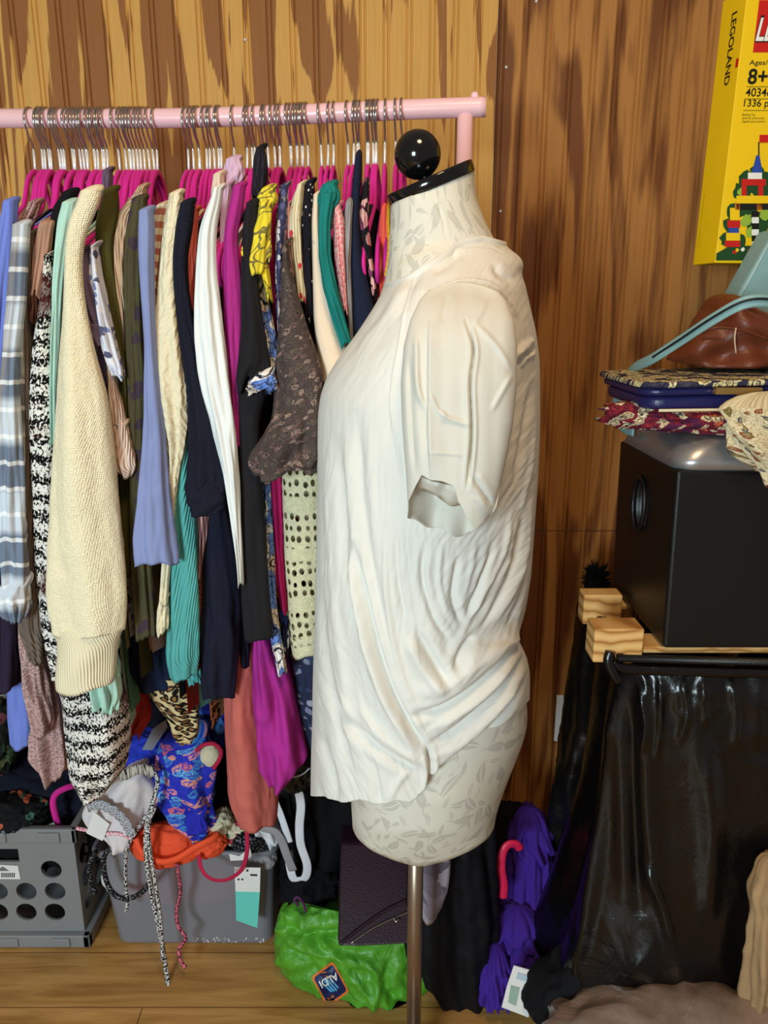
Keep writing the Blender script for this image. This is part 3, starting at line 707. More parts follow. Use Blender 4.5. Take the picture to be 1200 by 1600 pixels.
 ('grey_tee', 'top', 'heather grey top between the pink lace and the plain navy one', plain('heather_grey', (150, 148, 148)), 540, 0.8,
  [('sleeve', G((318, 540, 552), (350, 537, 550), (410, 539, 548), (470, 542, 550), (530, 546, 552)), K(Y=1.02))]),
 ('navy_tee', 'top', 'plain navy top with a tall narrow shoulder near the ball of the dress form', plain('ink_navy_jersey', (24, 30, 52)), 552, 0.74,
  [('sleeve', G((243, 556, 566), (270, 552, 566), (310, 549, 562), (360, 546, 562), (420, 545, 570), (480, 545, 584), (540, 545, 596), (600, 545, 596)), K(Y=1.03, folds=(2, .06)))]),
 ('pink_floral_top', 'top', 'black and blush floral top beside the plain navy one', floral('black_blush_floral', (24, 20, 26), [(226, 176, 170), (24, 20, 26), (206, 150, 150), (120, 60, 90)], 60, .5), 566, 0.78,
  [('sleeve', G((286, 567, 578), (310, 563, 577), (345, 560, 575), (390, 568, 580), (440, 577, 588), (470, 582, 590)), K(Y=1.04))]),
 ('coral_blouse', 'blouse', 'bright coral blouse right next to the neck of the dress form', plain('bright_coral', (232, 92, 76)), 592, 0.78,
  [('sleeve', G((326, 596, 606), (350, 593, 607), (400, 591, 610), (440, 587, 612), (480, 584, 612), (520, 580, 610)), K(Y=1.06))]),
 ('block_print_dress', 'dress', 'dark navy block print dress hem beside the white shirt on the form', floral('block_print', (36, 42, 66), [(150, 152, 168), (52, 60, 90), (40, 46, 70), (120, 124, 146)], 75, .4), 480, 0.60,
  [('hem', G((1008, 452, 505), (1060, 456, 505), (1110, 462, 505), (1150, 470, 505), (1166, 478, 505)), K(Y=1.08, folds=(4, .14)))]),
 ('leopard_top', 'top', 'leopard print garment dangling over the clutter below the rail', leopard('leopard_print'), 262, 0.60,
  [('hem', G((1050, 236, 300), (1085, 238, 306), (1120, 262, 311), (1145, 270, 310), (1156, 282, 304)), K(Y=1.13, folds=(4, .15)))]),
 ('long_black_dress', 'dress', 'long black dress hanging deep in shade behind the white shirt', plain('black_velvet', (12, 11, 13)), 540, 0.62,
  [('skirt', G((1000, 440, 560), (1100, 436, 570), (1200, 430, 576), (1300, 428, 580), (1370, 436, 560), (1398, 452, 548)), K(Y=1.37, hd=.08, folds=(6, .12)))]),
 ('black_chiffon_dress', 'dress', 'sheer black chiffon dress hanging to the floor behind the metal pole', plain('black_chiffon', (16, 15, 19), rough=.7), 606, 0.62,
  [('skirt', G((1120, 640, 740), (1250, 640, 770), (1330, 638, 772), (1400, 636, 776), (1470, 634, 778), (1530, 660, 778), (1546, 690, 770)), K(Y=1.18, hd=.06, folds=(7, .1)))]),
 ('camouflage_top', 'top', 'grey and lilac camouflage garment peeking out beside the metal pole', floral('grey_camouflage', (150, 142, 158), [(108, 102, 116), (176, 168, 182), (130, 122, 136)], 22, .55), 600, 0.62,
  [('hem', G((1260, 640, 700), (1330, 650, 702), (1390, 655, 701), (1420, 655, 690), (1434, 660, 680)), K(Y=1.10, folds=(3, .12)))]),
]
free = list(hangers)
order = sorted(range(len(GARMENTS)), key=lambda i: GARMENTS[i][4])
for i in order:
    name, cat, label, mat, tip, hem, parts = GARMENTS[i]
    est = 600 + (tip + 18 - 600) / 1.14
    hg = min(free, key=lambda h: abs(h['px'] - est)); free.remove(hg)
    hg['used'] = label
    g = thing(name, label, cat, (hg['p'][0], hg['p'][1], hg['p'][2] - STEM), 'garments on the pink rail')
    drape(g, hg, mat, hem, i, half=rnd.uniform(.185, .2))
    for k, (pn, rows, kw) in enumerate(parts):
        kw = dict(kw); m = kw.pop('mat', mat)
        if k == 0 and rows[0][0] < 350 and pn != 'strap' and rows[0][0] > 285:
            r0 = rows[0]; wd = min(26, max(12, (r0[2] - r0[1]) * .8)); ext = []
            for v in (.072, .095, .12):
                q = (hg['p'][0] + math.sin(hg['yaw']) * v, hg['p'][1] - math.cos(hg['yaw']) * v, hg['p'][2] - STEM + arm_z(v) + .004)
                x_, y_ = proj(q)
                if y_ < r0[0] - 3: ext.append((y_, x_ - wd * v * 4, x_ + wd * v * 4, q[1]))
            rows = ext + [tuple(r) + ((kw.get('Y', 1.03),) if len(r) == 3 else ()) for r in rows]
        o = loft(pn, rows, m, g, seed=i * 7 + k, **kw)
FN = ['charcoal', 'taupe', 'dark navy', 'slate grey', 'plum brown', 'black', 'grey green', 'tan']
FILL = [(40, 38, 44), (120, 96, 84), (26, 28, 44), (70, 66, 72), (96, 60, 70), (34, 32, 30), (60, 72, 66), (140, 120, 104)]
for k, hg in enumerate(list(free)):
    i = HOOKS.index(hg['px']) + 1
    hg['o']['label'] = 'pink velvet hanger, %s hook from the left, its garment hidden between others' % ordinal(i)
    if 96 < hg['px'] < 560 and k % 2 == 0:
        g = thing('top', '%s top packed tightly between other garments, on the %s hanger from the left' % (FN[k % 8], ordinal(i)), 'top', (hg['p'][0], hg['p'][1], hg['p'][2] - STEM), 'garments on the pink rail')
        drape(g, hg, plain('filler_jersey_%d' % (k % 8), FILL[k % 8]), rnd.uniform(.66, .82), 300 + k)
for hg in hangers:
    if hg['used']:
        i = HOOKS.index(hg['px']) + 1
        short = ' '.join(hg['used'].split()[:4]).rstrip(',')
        for wd in (' with', ' with a', ' of', ' in', ' and', ' at', ' whose', ' between', ' the', ' just', ' beside', ' a', ' left', ' right', ' over'):
            if short.endswith(wd): short = short[:-len(wd)]
        hg['o']['label'] = 'pink velvet hanger, %s hook from the left, holding the %s' % (ordinal(i), short)

# ================================================================== DRESS FORM
YC = 0.98
def seglen(line, X, Y):
    """signed distance of points to a polyline (pixels) and position along it 0..1"""
    L = np.array(line, float); best = np.full(X.shape, 1e9); sign = np.zeros(X.shape); par_ = np.zeros(X.shape)
    tot = np.sum(np.hypot(*np.diff(L, axis=0).T)); acc = 0
    for (x0, y0), (x1, y1) in zip(L[:-1], L[1:]):
        dx, dy = x1 - x0, y1 - y0; ll = math.hypot(dx, dy)
        t = np.clip(((X - x0) * dx + (Y - y0) * dy) / ll ** 2, 0, 1)
        d = np.hypot(X - x0 - t * dx, Y - y0 - t * dy)
        m = d < best
        best = np.where(m, d, best); sign = np.where(m, np.sign((X - x0) * dy - (Y - y0) * dx), sign); par_ = np.where(m, (acc + t * ll) / tot, par_)
        acc += ll
    return best, sign, par_
def fold_field(X, Y, folds):
    """height (m) of traced folds: (polyline, amplitude, width px, kind)"""
    Hh = np.zeros(X.shape)
    for line, amp, wd, kind in folds:
        ln = catmull(line, 6)[:, :2] if len(line) > 2 else np.array(line, float)
        d, sg, t = seglen(ln, X, Y)
        fade = np.clip(np.minimum(t, 1 - t) * 5 + 0.15, 0, 1)
        wd = wd * .72 if kind == 'valley' or wd > 5 else wd
        if kind == 'step':        # cloth on the +side lies on top and falls off over wd * 6
            s_ = d * sg
            Hh += amp * fade * np.where(s_ > 0, np.exp(-s_ / (wd * 7)), 0) * np.clip(s_ / wd, 0, 1)
        elif kind == 'valley':
            Hh += -amp * fade * np.exp(-(d / wd) ** 2) + 0.45 * amp * fade * np.exp(-((d - 2.2 * wd) / (1.3 * wd)) ** 2)
        else:
            Hh += amp * fade * np.exp(-(d / wd) ** 2)
    return Hh
def shell(name, tab, ytop, yhem, hdf, mat, parent, nc=140, nr=200, yc=YC, folds=(), extra=None, p=2.15, far='mirror', cap=False, collar=None):
    """closed tube of cloth or body given by its side outline tab (py, xl, xr) and half depth hdf(py)"""
    T = np.array(tab, float)
    phi = np.linspace(0, math.pi, nc); c = -np.cos(phi)
    V = np.zeros((nr, nc, 3)); PX = np.zeros((nr, nc)); PY = np.zeros((nr, nc))
    for j, cc in enumerate(c):
        y0, y1 = ytop(cc), yhem(cc)
        ys = np.linspace(y0, y1, nr); xl = np.interp(ys, T[:, 0], T[:, 1]); xr = np.interp(ys, T[:, 0], T[:, 2])
        if nr > 60:
            kk = np.ones(9) / 9
            xl = np.convolve(np.pad(xl, 4, mode='edge'), kk, 'valid'); xr = np.convolve(np.pad(xr, 4, mode='edge'), kk, 'valid')
        pxs = xl + (xr - xl) * (cc + 1) / 2
        PX[:, j] = pxs; PY[:, j] = ys
        e = (1 - abs(cc) ** p) ** (1 / p) if abs(cc) < 1 else 0
        for i in range(nr):
            V[i, j] = P(pxs[i], ys[i], yc - hdf(ys[i]) * e)
    # smooth normals for the displacement
    du = np.gradient(V, axis=1); dv = np.gradient(V, axis=0)
    N = np.cross(du, dv); N /= np.linalg.norm(N, axis=2)[:, :, None] + 1e-12
    flip = np.sign(-N[:, nc // 2, 1].mean()); N = N * flip
    Hh = fold_field(PX, PY, folds) if len(folds) else np.zeros(PX.shape)
    if extra is not None: Hh = Hh + extra(PX, PY)
    edge = np.clip((1 - np.abs(c)) * 14, 0, 1)[None, :]
    Vd = V + N * (Hh * edge)[:, :, None]
    F_ = V.copy(); F_[:, :, 1] = 2 * yc - F_[:, :, 1]
    full = np.concatenate([Vd, F_[:, -2:0:-1]], 1)
    R, S, _ = full.shape
    dl = np.linalg.norm(np.diff(np.concatenate([full, full[:, :1]], 1), axis=1), axis=2).mean(0)
    u = np.concatenate([[0], np.cumsum(dl)[:-1]]); v = full[:, :, 2]
    UV = np.stack([np.broadcast_to(u, (R, S)), v], 2)
    if not cap:
        inn = []
        cen = full.mean(1)
        for k in (1, 4, 9, 16):
            inn.append(full[-k] + (cen[-k] - full[-k]) * np.array((0.03, 0.03, 0)) + np.array((0, 0, 0.0006 * k)))
        full = np.concatenate([full, np.stack(inn)]); UV = np.concatenate([UV, np.stack([UV[-k] for k in (1, 4, 9, 16)])])
    me = grid_mesh(name, full, True, UV, cap, cap)
    return obj(name, me, mat, parent)

def jacquard():
    """ivory satin ground with woven leaves of two sizes"""
    t = NT('ivory_jacquard', 0.6, 0.3); v = t.coord()
    def leaves(scale, wid, ln, off):
        mp = t.n('Mapping'); t.l(v, mp.inputs[0]); mp.inputs['Location'].default_value = (off, off * .7, 0)
        vo = t.n('TexVoronoi'); t.l(mp.outputs[0], vo.inputs['Vector']); vo.inputs['Scale'].default_value = scale; vo.inputs['Randomness'].default_value = .85
        sub = t.n('VectorMath', operation='SUBTRACT'); t.l(mp.outputs[0], sub.inputs[0]); t.l(vo.outputs['Position'], sub.inputs[1])
        sc = t.n('VectorMath', operation='SCALE'); t.l(sub.outputs[0], sc.inputs[0]); sc.inputs['Scale'].default_value = scale
        sep = t.n('SeparateColor'); t.l(vo.outputs['Color'], sep.inputs[0])
        ro = t.n('VectorRotate', rotation_type='Z_AXIS'); t.l(sc.outputs[0], ro.inputs['Vector']); t.l(t.math('MULTIPLY', sep.outputs[0], 6.28), ro.inputs['Angle'])
        xyz = t.n('SeparateXYZ'); t.l(ro.outputs[0], xyz.inputs[0])
        x = xyz.outputs[0]; y = t.math('ABSOLUTE', t.math('SUBTRACT', xyz.outputs[1], t.math('MULTIPLY', t.math('MULTIPLY', x, x), .35)))
        lim = t.math('SUBTRACT', wid, t.math('MULTIPLY', t.math('MULTIPLY', x, x), wid / ln / ln))
        leaf = t.math('GREATER_THAN', lim, y)
        rib = t.math('GREATER_THAN', y, .022)
        stem = t.math('MULTIPLY', t.math('GREATER_THAN', .018, y), t.math('GREATER_THAN', .62, t.math('ABSOLUTE', x)))
        return t.math('MAXIMUM', t.math('MULTIPLY', leaf, rib), t.math('MULTIPLY', stem, t.math('GREATER_THAN', sep.outputs[1], .5)))
    m = t.math('MAXIMUM', leaves(21, .14, .42, 0.0), leaves(30, .09, .40, .37))
    t.color(t.mix(m, srgb(218, 212, 196), srgb(196, 191, 177)))
    t.put(t.b.inputs['Roughness'], t.ramp(m, [(0, 0.65), (1, 0.42)])); t.bump(m, 0.25, 0.0008); return t.m
M_jac = jacquard()
foot_z = 0.0
ctr = P(650, 1290, YC)
form = thing('dress_form', 'ivory jacquard dress form with black ball finial and metal pole, wearing the white top', 'dress form', (ctr.x, YC, 0))
TABF = [(300, 612, 742), (330, 611, 750), (380, 608, 775), (420, 606, 800), (460, 596, 812), (520, 566, 826), (600, 516, 832), (680, 508, 832), (760, 520, 826), (850, 540, 815), (950, 556, 812), (1000, 557, 806), (1050, 557, 814), (1085, 556, 821), (1110, 556, 826), (1150, 553, 822), (1200, 549, 802), (1250, 548, 782), (1290, 551, 771), (1310, 556, 764), (1330, 566, 748), (1345, 590, 725), (1355, 628, 682)]
def hdf_form(y): return float(np.interp(y, [300, 380, 430, 470, 520, 700, 850, 1000, 1120, 1250, 1300, 1330, 1355], [.052, .056, .08, .115, .135, .135, .115, .13, .145, .145, .13, .10, .06]))
FTOP = lambda c: 318 - 29.5 * (c + 1) + 1.5 * (1 - c * c)
o = shell('body', TABF, FTOP, lambda c: 1292 + 62 * max(0, 1 - c * c) ** 0.5, hdf_form, M_jac, form, nc=90, nr=160,
          folds=[([(672, 300), (690, 335), (697, 372)], .0022, 2.5, 'valley'), ([(664, 1255), (662, 1300), (661, 1352)], .0008, 1.2, 'valley'),
                 ([(612, 428), (640, 412), (668, 398), (694, 384)], .003, 5, 'ridge')], cap=True)
# neck plate and ball
a_, b_ = P(607, 314, YC), P(739, 257, YC)
mid = (a_ + b_) / 2; ax = (b_ - a_); half = ax.length / 2; nrm = Vector((-ax.z, 0, ax.x)).normalized()
rot = Matrix((ax.normalized(), Vector((0, 1, 0)), nrm)).transposed() if False else Matrix.Identity(3)
me = lathe('neck_cap', [(0.001, -0.007), (0.97, -0.007), (1.0, -0.005), (1.0, 0.005), (0.97, 0.007), (0.001, 0.007)], 48)
e1 = ax.normalized(); e2 = Vector(ray(672, 286)).normalized(); e2 = (e2 - e2.dot(e1) * e1).normalized(); nrm = e1.cross(e2); nrm = nrm if nrm.z > 0 else -nrm
for v_ in me.vertices:
    q = v_.co.copy(); v_.co = mid + e1 * (q.x * half) + e2 * (q.y * 0.056) + nrm * q.z
o = obj('neck_cap', me, M_black, form)
bc = P(652.5, 241.5, YC - 0.012); br_ = 36.5 * scale_at(652, 242, YC - 0.012)
bm = bmesh.new(); bmesh.ops.create_uvsphere(bm, u_segments=48, v_segments=32, radius=br_); bmesh.ops.translate(bm, vec=bc, verts=bm.verts)
o = obj('ball_finial', bm, M_black, form); smooth(o.data)
sb = bc - nrm * br_ * 0.92
obj('finial_stem', tube_mesh('finial_stem', [tuple(sb + nrm * 0.004), tuple(sb - nrm * 0.018)], 0.009, 16), M_black, form)
pl = P(649.5, 1350, YC)
M_steel = simple('brushed_steel', (150, 130, 112), 0.35, 0.5, 0.85)
obj('pole', tube_mesh('pole', [(pl.x, YC, 0.56), (pl.x, YC, 0.03)], 11.8 * scale_at(650, 1450, YC), 28), M_steel, form)
me = lathe('base', [(.001, 0.0), (.085, 0.0), (.088, .006), (.08, .014), (.03, .024), (.013, .04), (.001, .04)], 40)
for v_ in me.vertices: v_.co += Vector((pl.x, YC - .01, 0.001))
obj('base', me, M_steel, form)
tp = obj('measuring_tape', tube_mesh('measuring_tape', [tuple(P(x, y, YC)) for x, y in ((607, 320), (606.5, 350), (607.5, 380), (606, 405), (602, 432))], .003, 10, flat=(0.0055, 0.002), smooth_n=6, up=(-1, 0, 0)), speckle('yellow_braid', (232, 176, 40), (176, 120, 16), (500, 500)))
setp(tp, 'yellow braided strip running down the front of the dress form neck', 'tape')

# ================================================================== THE WHITE TOP ON THE FORM
def shirt_mat(name, rgb, thin):
    t = NT(name, 0.85, 0.2); v = t.coord()
    t.color(vary(t, v, srgb(*rgb), 0.03, 12))
    slub = t.noise(t_scale(t, v, (60, 900, 1)), 1.0, 2); t.bump(slub, 0.18, 0.0008)
    tr = t.n('BsdfTranslucent'); tr.inputs['Color'].default_value = srgb(*rgb); mx = t.n('MixShader'); mx.inputs[0].default_value = thin
    out = t.t.nodes['Material Output']; t.l(t.b.outputs[0], mx.inputs[1]); t.l(tr.outputs[0], mx.inputs[2]); t.l(mx.outputs[0], out.inputs['Surface'])
    return t.m
M_shirt = shirt_mat('white_slub_jersey', (232, 228, 218), .12); M_sleeve = shirt_mat('white_sleeve_cotton', (234, 230, 218), .3)
top = thing('blouse', 'loose white short-sleeved top with a high-low draped hem on the dress form', 'blouse', tuple(P(640, 1250, YC)))
TABS = [(372, 640, 781), (385, 630, 790), (398, 622, 810), (408, 616, 818), (418, 613, 818), (430, 611, 814), (440, 606, 820), (455, 598, 823), (480, 584, 829), (520, 558, 838), (560, 528, 843), (590, 510, 844), (620, 500, 844), (650, 496, 844), (700, 495, 843), (760, 496, 840), (830, 495, 835), (900, 493, 830), (950, 492, 822), (990, 491, 811), (1008, 490, 811), (1022, 490, 822), (1050, 489, 828), (1090, 488, 828), (1120, 488, 822), (1180, 486, 790), (1250, 485, 780)]
def hdf_shirt(y): return float(np.interp(y, [372, 400, 430, 455, 490, 540, 640, 800, 950, 1100, 1250], [.066, .09, .125, .152, .172, .18, .182, .176, .17, .168, .166]))
def stop(c):
    return float(np.interp(c, [-1, -.75, -.4, 0.0, .2, .6, 1], [444, 436, 412, 383, 376, 371, 381]))
def shem(c):
    return float(np.interp(c, [-1, -.8, -.2, .06, .14, .24, .42, .6, .8, .93, 1], [1241, 1249, 1254, 1251, 1240, 1218, 1182, 1152, 1124, 1106, 1096])) + 2.5 * math.sin(c * 17)
SF = [
 # big overlap of the front panel
 ([(556, 850), (572, 930), (590, 1010), (612, 1075), (640, 1130), (668, 1172)], .009, 7, 'valley'),
 ([(545, 850), (560, 940), (580, 1020), (604, 1090), (634, 1150), (664, 1200)], .008, 12, 'ridge'),
 # side gathers
 ([(668, 1165), (672, 1200), (670, 1250)], .008, 5, 'valley'),
 ([(640, 1118), (690, 1105), (740, 1072), (778, 1036), (812, 1000)], .007, 8, 'valley'),
 ([(650, 1085), (700, 1066), (745, 1030), (790, 1000), (815, 975)], .012, 22, 'ridge'),
 ([(672, 1160), (715, 1135), (760, 1095), (800, 1050), (822, 1020)], .006, 7, 'valley'),
 ([(668, 1140), (705, 1118), (755, 1075), (795, 1030)], .007, 10, 'ridge'),
 ([(678, 1210), (730, 1165), (780, 1115), (815, 1070)], .007, 6, 'valley'),
 ([(676, 1185), (728, 1148), (775, 1100), (812, 1058)], .006, 9, 'ridge'),
 ([(650, 985), (676, 1030), (700, 1068)], .007, 9, 'valley'),
 ([(636, 1000), (660, 1045), (690, 1075)], .006, 12, 'ridge'),
 ([(740, 990), (724, 1010), (708, 1046)], .006, 8, 'valley'),
 # long creases of the front
 ([(530, 690), (538, 800), (548, 900), (566, 1000)], .005, 9, 'valley'),
 ([(512, 720), (518, 850), (530, 980), (548, 1110), (570, 1200)], .004, 9, 'ridge'),
 ([(560, 650), (566, 760), (580, 880), (604, 990)], .004, 10, 'valley'),
 ([(500, 900), (512, 1020), (534, 1140), (556, 1210)], .004, 8, 'valley'),
 ([(606, 840), (604, 900), (612, 980), (630, 1060), (655, 1110)], .004, 7, 'ridge'),
 ([(620, 830), (622, 900), (632, 960)], .003, 5, 'valley'),
 ([(520, 1090), (560, 1140), (610, 1180), (660, 1205)], .005, 9, 'valley'),
 ([(560, 1100), (600, 1150), (655, 1190)], .004, 8, 'ridge'),
 ([(505, 1150), (520, 1200), (530, 1245)], .004, 7, 'valley'),
 ([(580, 1180), (590, 1220), (594, 1250)], .003, 7, 'valley'),
 ([(640, 1200), (620, 1225), (610, 1250)], .003, 7, 'ridge'),
 # side below the sleeve
 ([(664, 850), (660, 900), (676, 960), (700, 1000)], .004, 6, 'valley'),
 ([(690, 850), (686, 910), (700, 970)], .0035, 6, 'ridge'),
 ([(716, 870), (706, 930), (720, 975)], .004, 6, 'valley'),
 ([(742, 850), (728, 910), (716, 955)], .0035, 5, 'ridge'),
 ([(770, 850), (752, 900), (728, 960)], .004, 5, 'valley'),
 ([(798, 800), (782, 870), (750, 930), (720, 985)], .0035, 6, 'ridge'),
 ([(815, 800), (800, 880), (770, 950), (745, 985)], .004, 6, 'valley'),
 ([(832, 780), (820, 860), (800, 920), (775, 965)], .0035, 6, 'ridge'),
 ([(828, 870), (812, 930), (790, 975)], .004, 5, 'valley'),
 # back and under the arm
 ([(835, 545), (815, 556), (805, 572)], .006, 4, 'valley'),
 ([(836, 530), (818, 540), (804, 556)], .004, 6, 'ridge'),
 ([(830, 600), (815, 680), (800, 760)], .003, 6, 'valley'),
 ([(838, 640), (828, 720), (812, 800)], .003, 6, 'ridge'),
 ([(640, 445), (600, 500), (560, 545)], .003, 12, 'ridge'),
 ([(610, 470), (580, 510), (540, 560)], .002, 9, 'valley'),
 ([(655, 430), (640, 455), (620, 500)], .0025, 8, 'valley'),
 ([(716, 395), (700, 412), (676, 428)], .0025, 8, 'valley'),
 ([(800, 440), (780, 430), (770, 415)], .0025, 7, 'valley'),
 # seams
 ([(650, 425), (640, 460), (632, 500), (624, 545), (614, 600), (612, 640), (620, 690), (628, 740), (632, 790)], .0026, 1.8, 'ridge'),
 ([(650, 500), (668, 470), (695, 449), (730, 440), (764, 446), (788, 466), (806, 492), (818, 530), (821, 558)], .0034, 2.2, 'ridge'),
 ([(668, 1120), (650, 1000), (632, 860), (630, 800)], .001, 1.4, 'ridge'),
 ([(615, 452), (650, 424), (688, 394), (720, 386), (760, 386), (786, 396)], .0016, 2, 'valley'),
]
def crinkle(X, Y):
    out = np.zeros(X.shape)
    sg = lambda q: 1 / (1 + math.exp(-max(-30, min(30, q))))
    dirs = [(math.cos(math.radians(g)), math.sin(math.radians(g))) for g in (3, 34, -24, 46, 34)]
    for i in range(X.shape[0]):
        for j in range(X.shape[1]):
            x, y = X[i, j], Y[i, j]
            low = sg((y - 1010) / 28); right = sg((x - 690) / 26); bust = sg((650 - y) / 30) * sg((640 - x) / 20)
            ws = ((1 - low) * (1 - right) * (1 - bust), (1 - low) * right, low * (1 - right), low * right, (1 - low) * (1 - right) * bust)
            h = 0
            for k, (w_, (ca, sa)) in enumerate(zip(ws, dirs)):
                if w_ < .03: continue
                u = x * ca + y * sa; v2 = -x * sa + y * ca      # u across the creases, v2 along them
                a1 = noise.noise(Vector((u * .042, v2 * .0055, 3.1 + 10 * k))); a2 = noise.noise(Vector((u * .105, v2 * .013, 9.7 + 10 * k))); a3 = noise.noise(Vector((u * .23, v2 * .03, 5.7 + 10 * k)))
                h += w_ * (.42 * (1 - 2 * abs(a1)) + .5 * (1 - 2 * abs(a2)) + .34 * (1 - 2 * abs(a3)))
            out[i, j] = h * np.interp(y, [380, 470, 640, 760, 1250], [.0008, .0010, .0012, .0022, .0024])
    return out
shell('body', TABS, stop, shem, hdf_shirt, M_shirt, top, nc=230, nr=330, folds=SF, extra=crinkle, p=2.1)
# collar band
def ring_pts(yoff, dn):
    pts = []
    for ph in np.linspace(0, 2 * math.pi, 61):
        c = -math.cos(ph); y = stop(c) + yoff
        T = np.array(TABS); xl = np.interp(y, T[:, 0], T[:, 1]); xr = np.interp(y, T[:, 0], T[:, 2])
        e = (1 - abs(c) ** 2.1) ** (1 / 2.1) if abs(c) < 1 else 0
        near = P(xl + (xr - xl) * (c + 1) / 2, y, YC - (hdf_shirt(y) + dn) * e)
        pts.append((near.x, near.y if ph <= math.pi else 2 * YC - near.y, near.z))
    return pts
obj('neck_band', tube_mesh('neck_band', ring_pts(4, 0.002), 0.004, 10, flat=(0.0018, 0.0055), caps=False, up=(0, 0, 1)), M_shirt, top)
# sleeve: an empty flattened sleeve hanging at the near shoulder
SY = 0.795
TSL = [(441, 700, 742), (447, 682, 764), (456, 668, 778), (470, 656, 790), (500, 642, 802), (540, 632, 807), (600, 627, 807), (660, 629, 801), (700, 632, 794), (750, 636, 783), (790, 638, 775), (806, 637, 766), (840, 640, 756)]
def sl_near_hem(x): return float(np.interp(x, [630, 650, 660, 672, 690, 708, 716, 735, 752, 758, 776, 810], [800, 760, 742, 750, 752, 760, 784, 806, 824, 828, 800, 790]))
def sl_far_hem(x): return float(np.interp(x, [630, 640, 660, 700, 737, 752, 776, 810], [800, 813, 817, 830, 840, 832, 800, 790]))
def sleeve_mesh():
    T = np.array(TSL); nc, nr = 150, 170
    c = -np.cos(np.linspace(0, math.pi, nc))
    folds = [([(669, 500), (668, 600), (668, 680), (673, 752)], .009, 2.5, 'step'),
             ([(728, 500), (740, 545), (735, 600), (737, 680), (730, 762)], .007, 3.5, 'valley'),
             ([(690, 640), (698, 652), (735, 664)], .003, 3.5, 'ridge'), ([(672, 615), (684, 640), (700, 655)], .0022, 3, 'ridge'),
             ([(742, 505), (775, 540), (800, 578)], .0028, 4, 'ridge'), ([(800, 585), (780, 620), (768, 642)], .0028, 4, 'ridge'),
             ([(650, 520), (652, 600), (664, 640)], .005, 6, 'ridge'), ([(640, 560), (644, 660), (650, 740)], .003, 6, 'valley'),
             ([(672, 707), (700, 709), (728, 712)], .0014, 1.6, 'ridge'), ([(735, 776), (752, 785), (770, 800)], .0014, 1.6, 'ridge'),
             ([(738, 744), (756, 770), (768, 788)], .004, 6, 'valley'), ([(700, 460), (694, 490), (690, 505)], .002, 8, 'valley'),
             ([(760, 470), (750, 490), (738, 508)], .003, 7, 'ridge')]
    rows = []
    def build(far):
        PX = np.zeros((nr, nc)); PY = np.zeros((nr, nc)); D = np.zeros((nr, nc))
        for j, cc in enumerate(c):
            x_ref = 638 + (776 - 638) * (cc + 1) / 2
            y0 = 441 + 14 * abs(cc) ** 3
            y1 = (sl_far_hem if far else sl_near_hem)(x_ref)
            ys = np.linspace(y0, y1, nr)
            xl = np.interp(ys, T[:, 0], T[:, 1]); xr = np.interp(ys, T[:, 0], T[:, 2])
            PX[:, j] = xl + (xr - xl) * (cc + 1) / 2; PY[:, j] = ys
            e = (1 - abs(cc) ** 2.4) ** (1 / 2.4) if abs(cc) < 1 else 0
            hd = np.interp(ys, [440, 470, 520, 600, 750, 840], [.004, .016, .028, .034, .034, .030])
            base = np.interp(ys, [440, 470, 520, 600, 700, 840], [.842, .812, SY - .004, SY - .014, SY - .022, SY - .026])
            kk = np.ones(21) / 21; sm = lambda q: np.convolve(np.pad(q, 10, mode='edge'), kk, 'valid')
            D[:, j] = sm(base) + (sm(hd) if far else -sm(hd)) * e
            if far: PY[:, j] += 3.5 * math.sin(cc * 9) * np.linspace(0, 1, nr) ** 4; D[:, j] -= .016 * np.linspace(0, 1, nr) ** 8 * (0.5 + .5 * math.sin(cc * 7 + 1))
        if not far: D -= fold_field(PX, PY, folds) * np.clip((1 - np.abs(c)) * 12, 0, 1)[None]
        V = np.zeros((nr, nc, 3))
        for i in range(nr):
            for j in range(nc):
                if not far:
                    D[i, j] -= .0012 * noise.noise(Vector((PX[i, j] * .05, PY[i, j] * .012, 1.0))) * min(1, (1 - abs(c[j])) * 12)
                V[i, j] = P(PX[i, j], PY[i, j], D[i, j])
        return V
    N_, F_ = build(False), build(True)
    # the two faces share their side edges down to the shorter hem
    full = np.concatenate([N_, F_[:, ::-1]], 1)
    R, S, _ = full.shape
    UV = np.stack([full[:, :, 0], full[:, :, 2]], 2)
    return grid_mesh('sleeve', full, True, UV)
o = obj('sleeve', sleeve_mesh(), M_sleeve, top)
m = o.modifiers.new('solid', 'SOLIDIFY'); m.thickness = 0.0012; m.offset = 0
apply_mods(o); smooth(o.data)
A_ = catmull([(656, 742), (674, 752), (694, 756), (722, 763), (736, 772)], 6); B_ = catmull([(650, 764), (668, 768), (684, 776), (704, 790), (722, 788)], 6)
hf = np.array([[tuple(P(p_[0] + (q_[0] - p_[0]) * t_, p_[1] + (q_[1] - p_[1]) * t_, .748 + .030 * t_ + .004 * math.sin(p_[0] * .2))) for t_ in (0, .33, .66, 1)] for p_, q_ in zip(A_, B_)])
o = obj('hem_fold', grid_mesh('hem_fold', hf, False, np.stack([hf[:, :, 0], hf[:, :, 2]], 2)), M_sleeve, top)
m = o.modifiers.new('solid', 'SOLIDIFY'); m.thickness = 0.0012; m.offset = 0; apply_mods(o); smooth(o.data)
# the sleeve of the far side
loft('sleeve', [(470, 690, 760), (520, 668, 770), (600, 660, 770), (700, 664, 764), (760, 668, 760)], M_sleeve, top, Y=1.16, hd=.035)

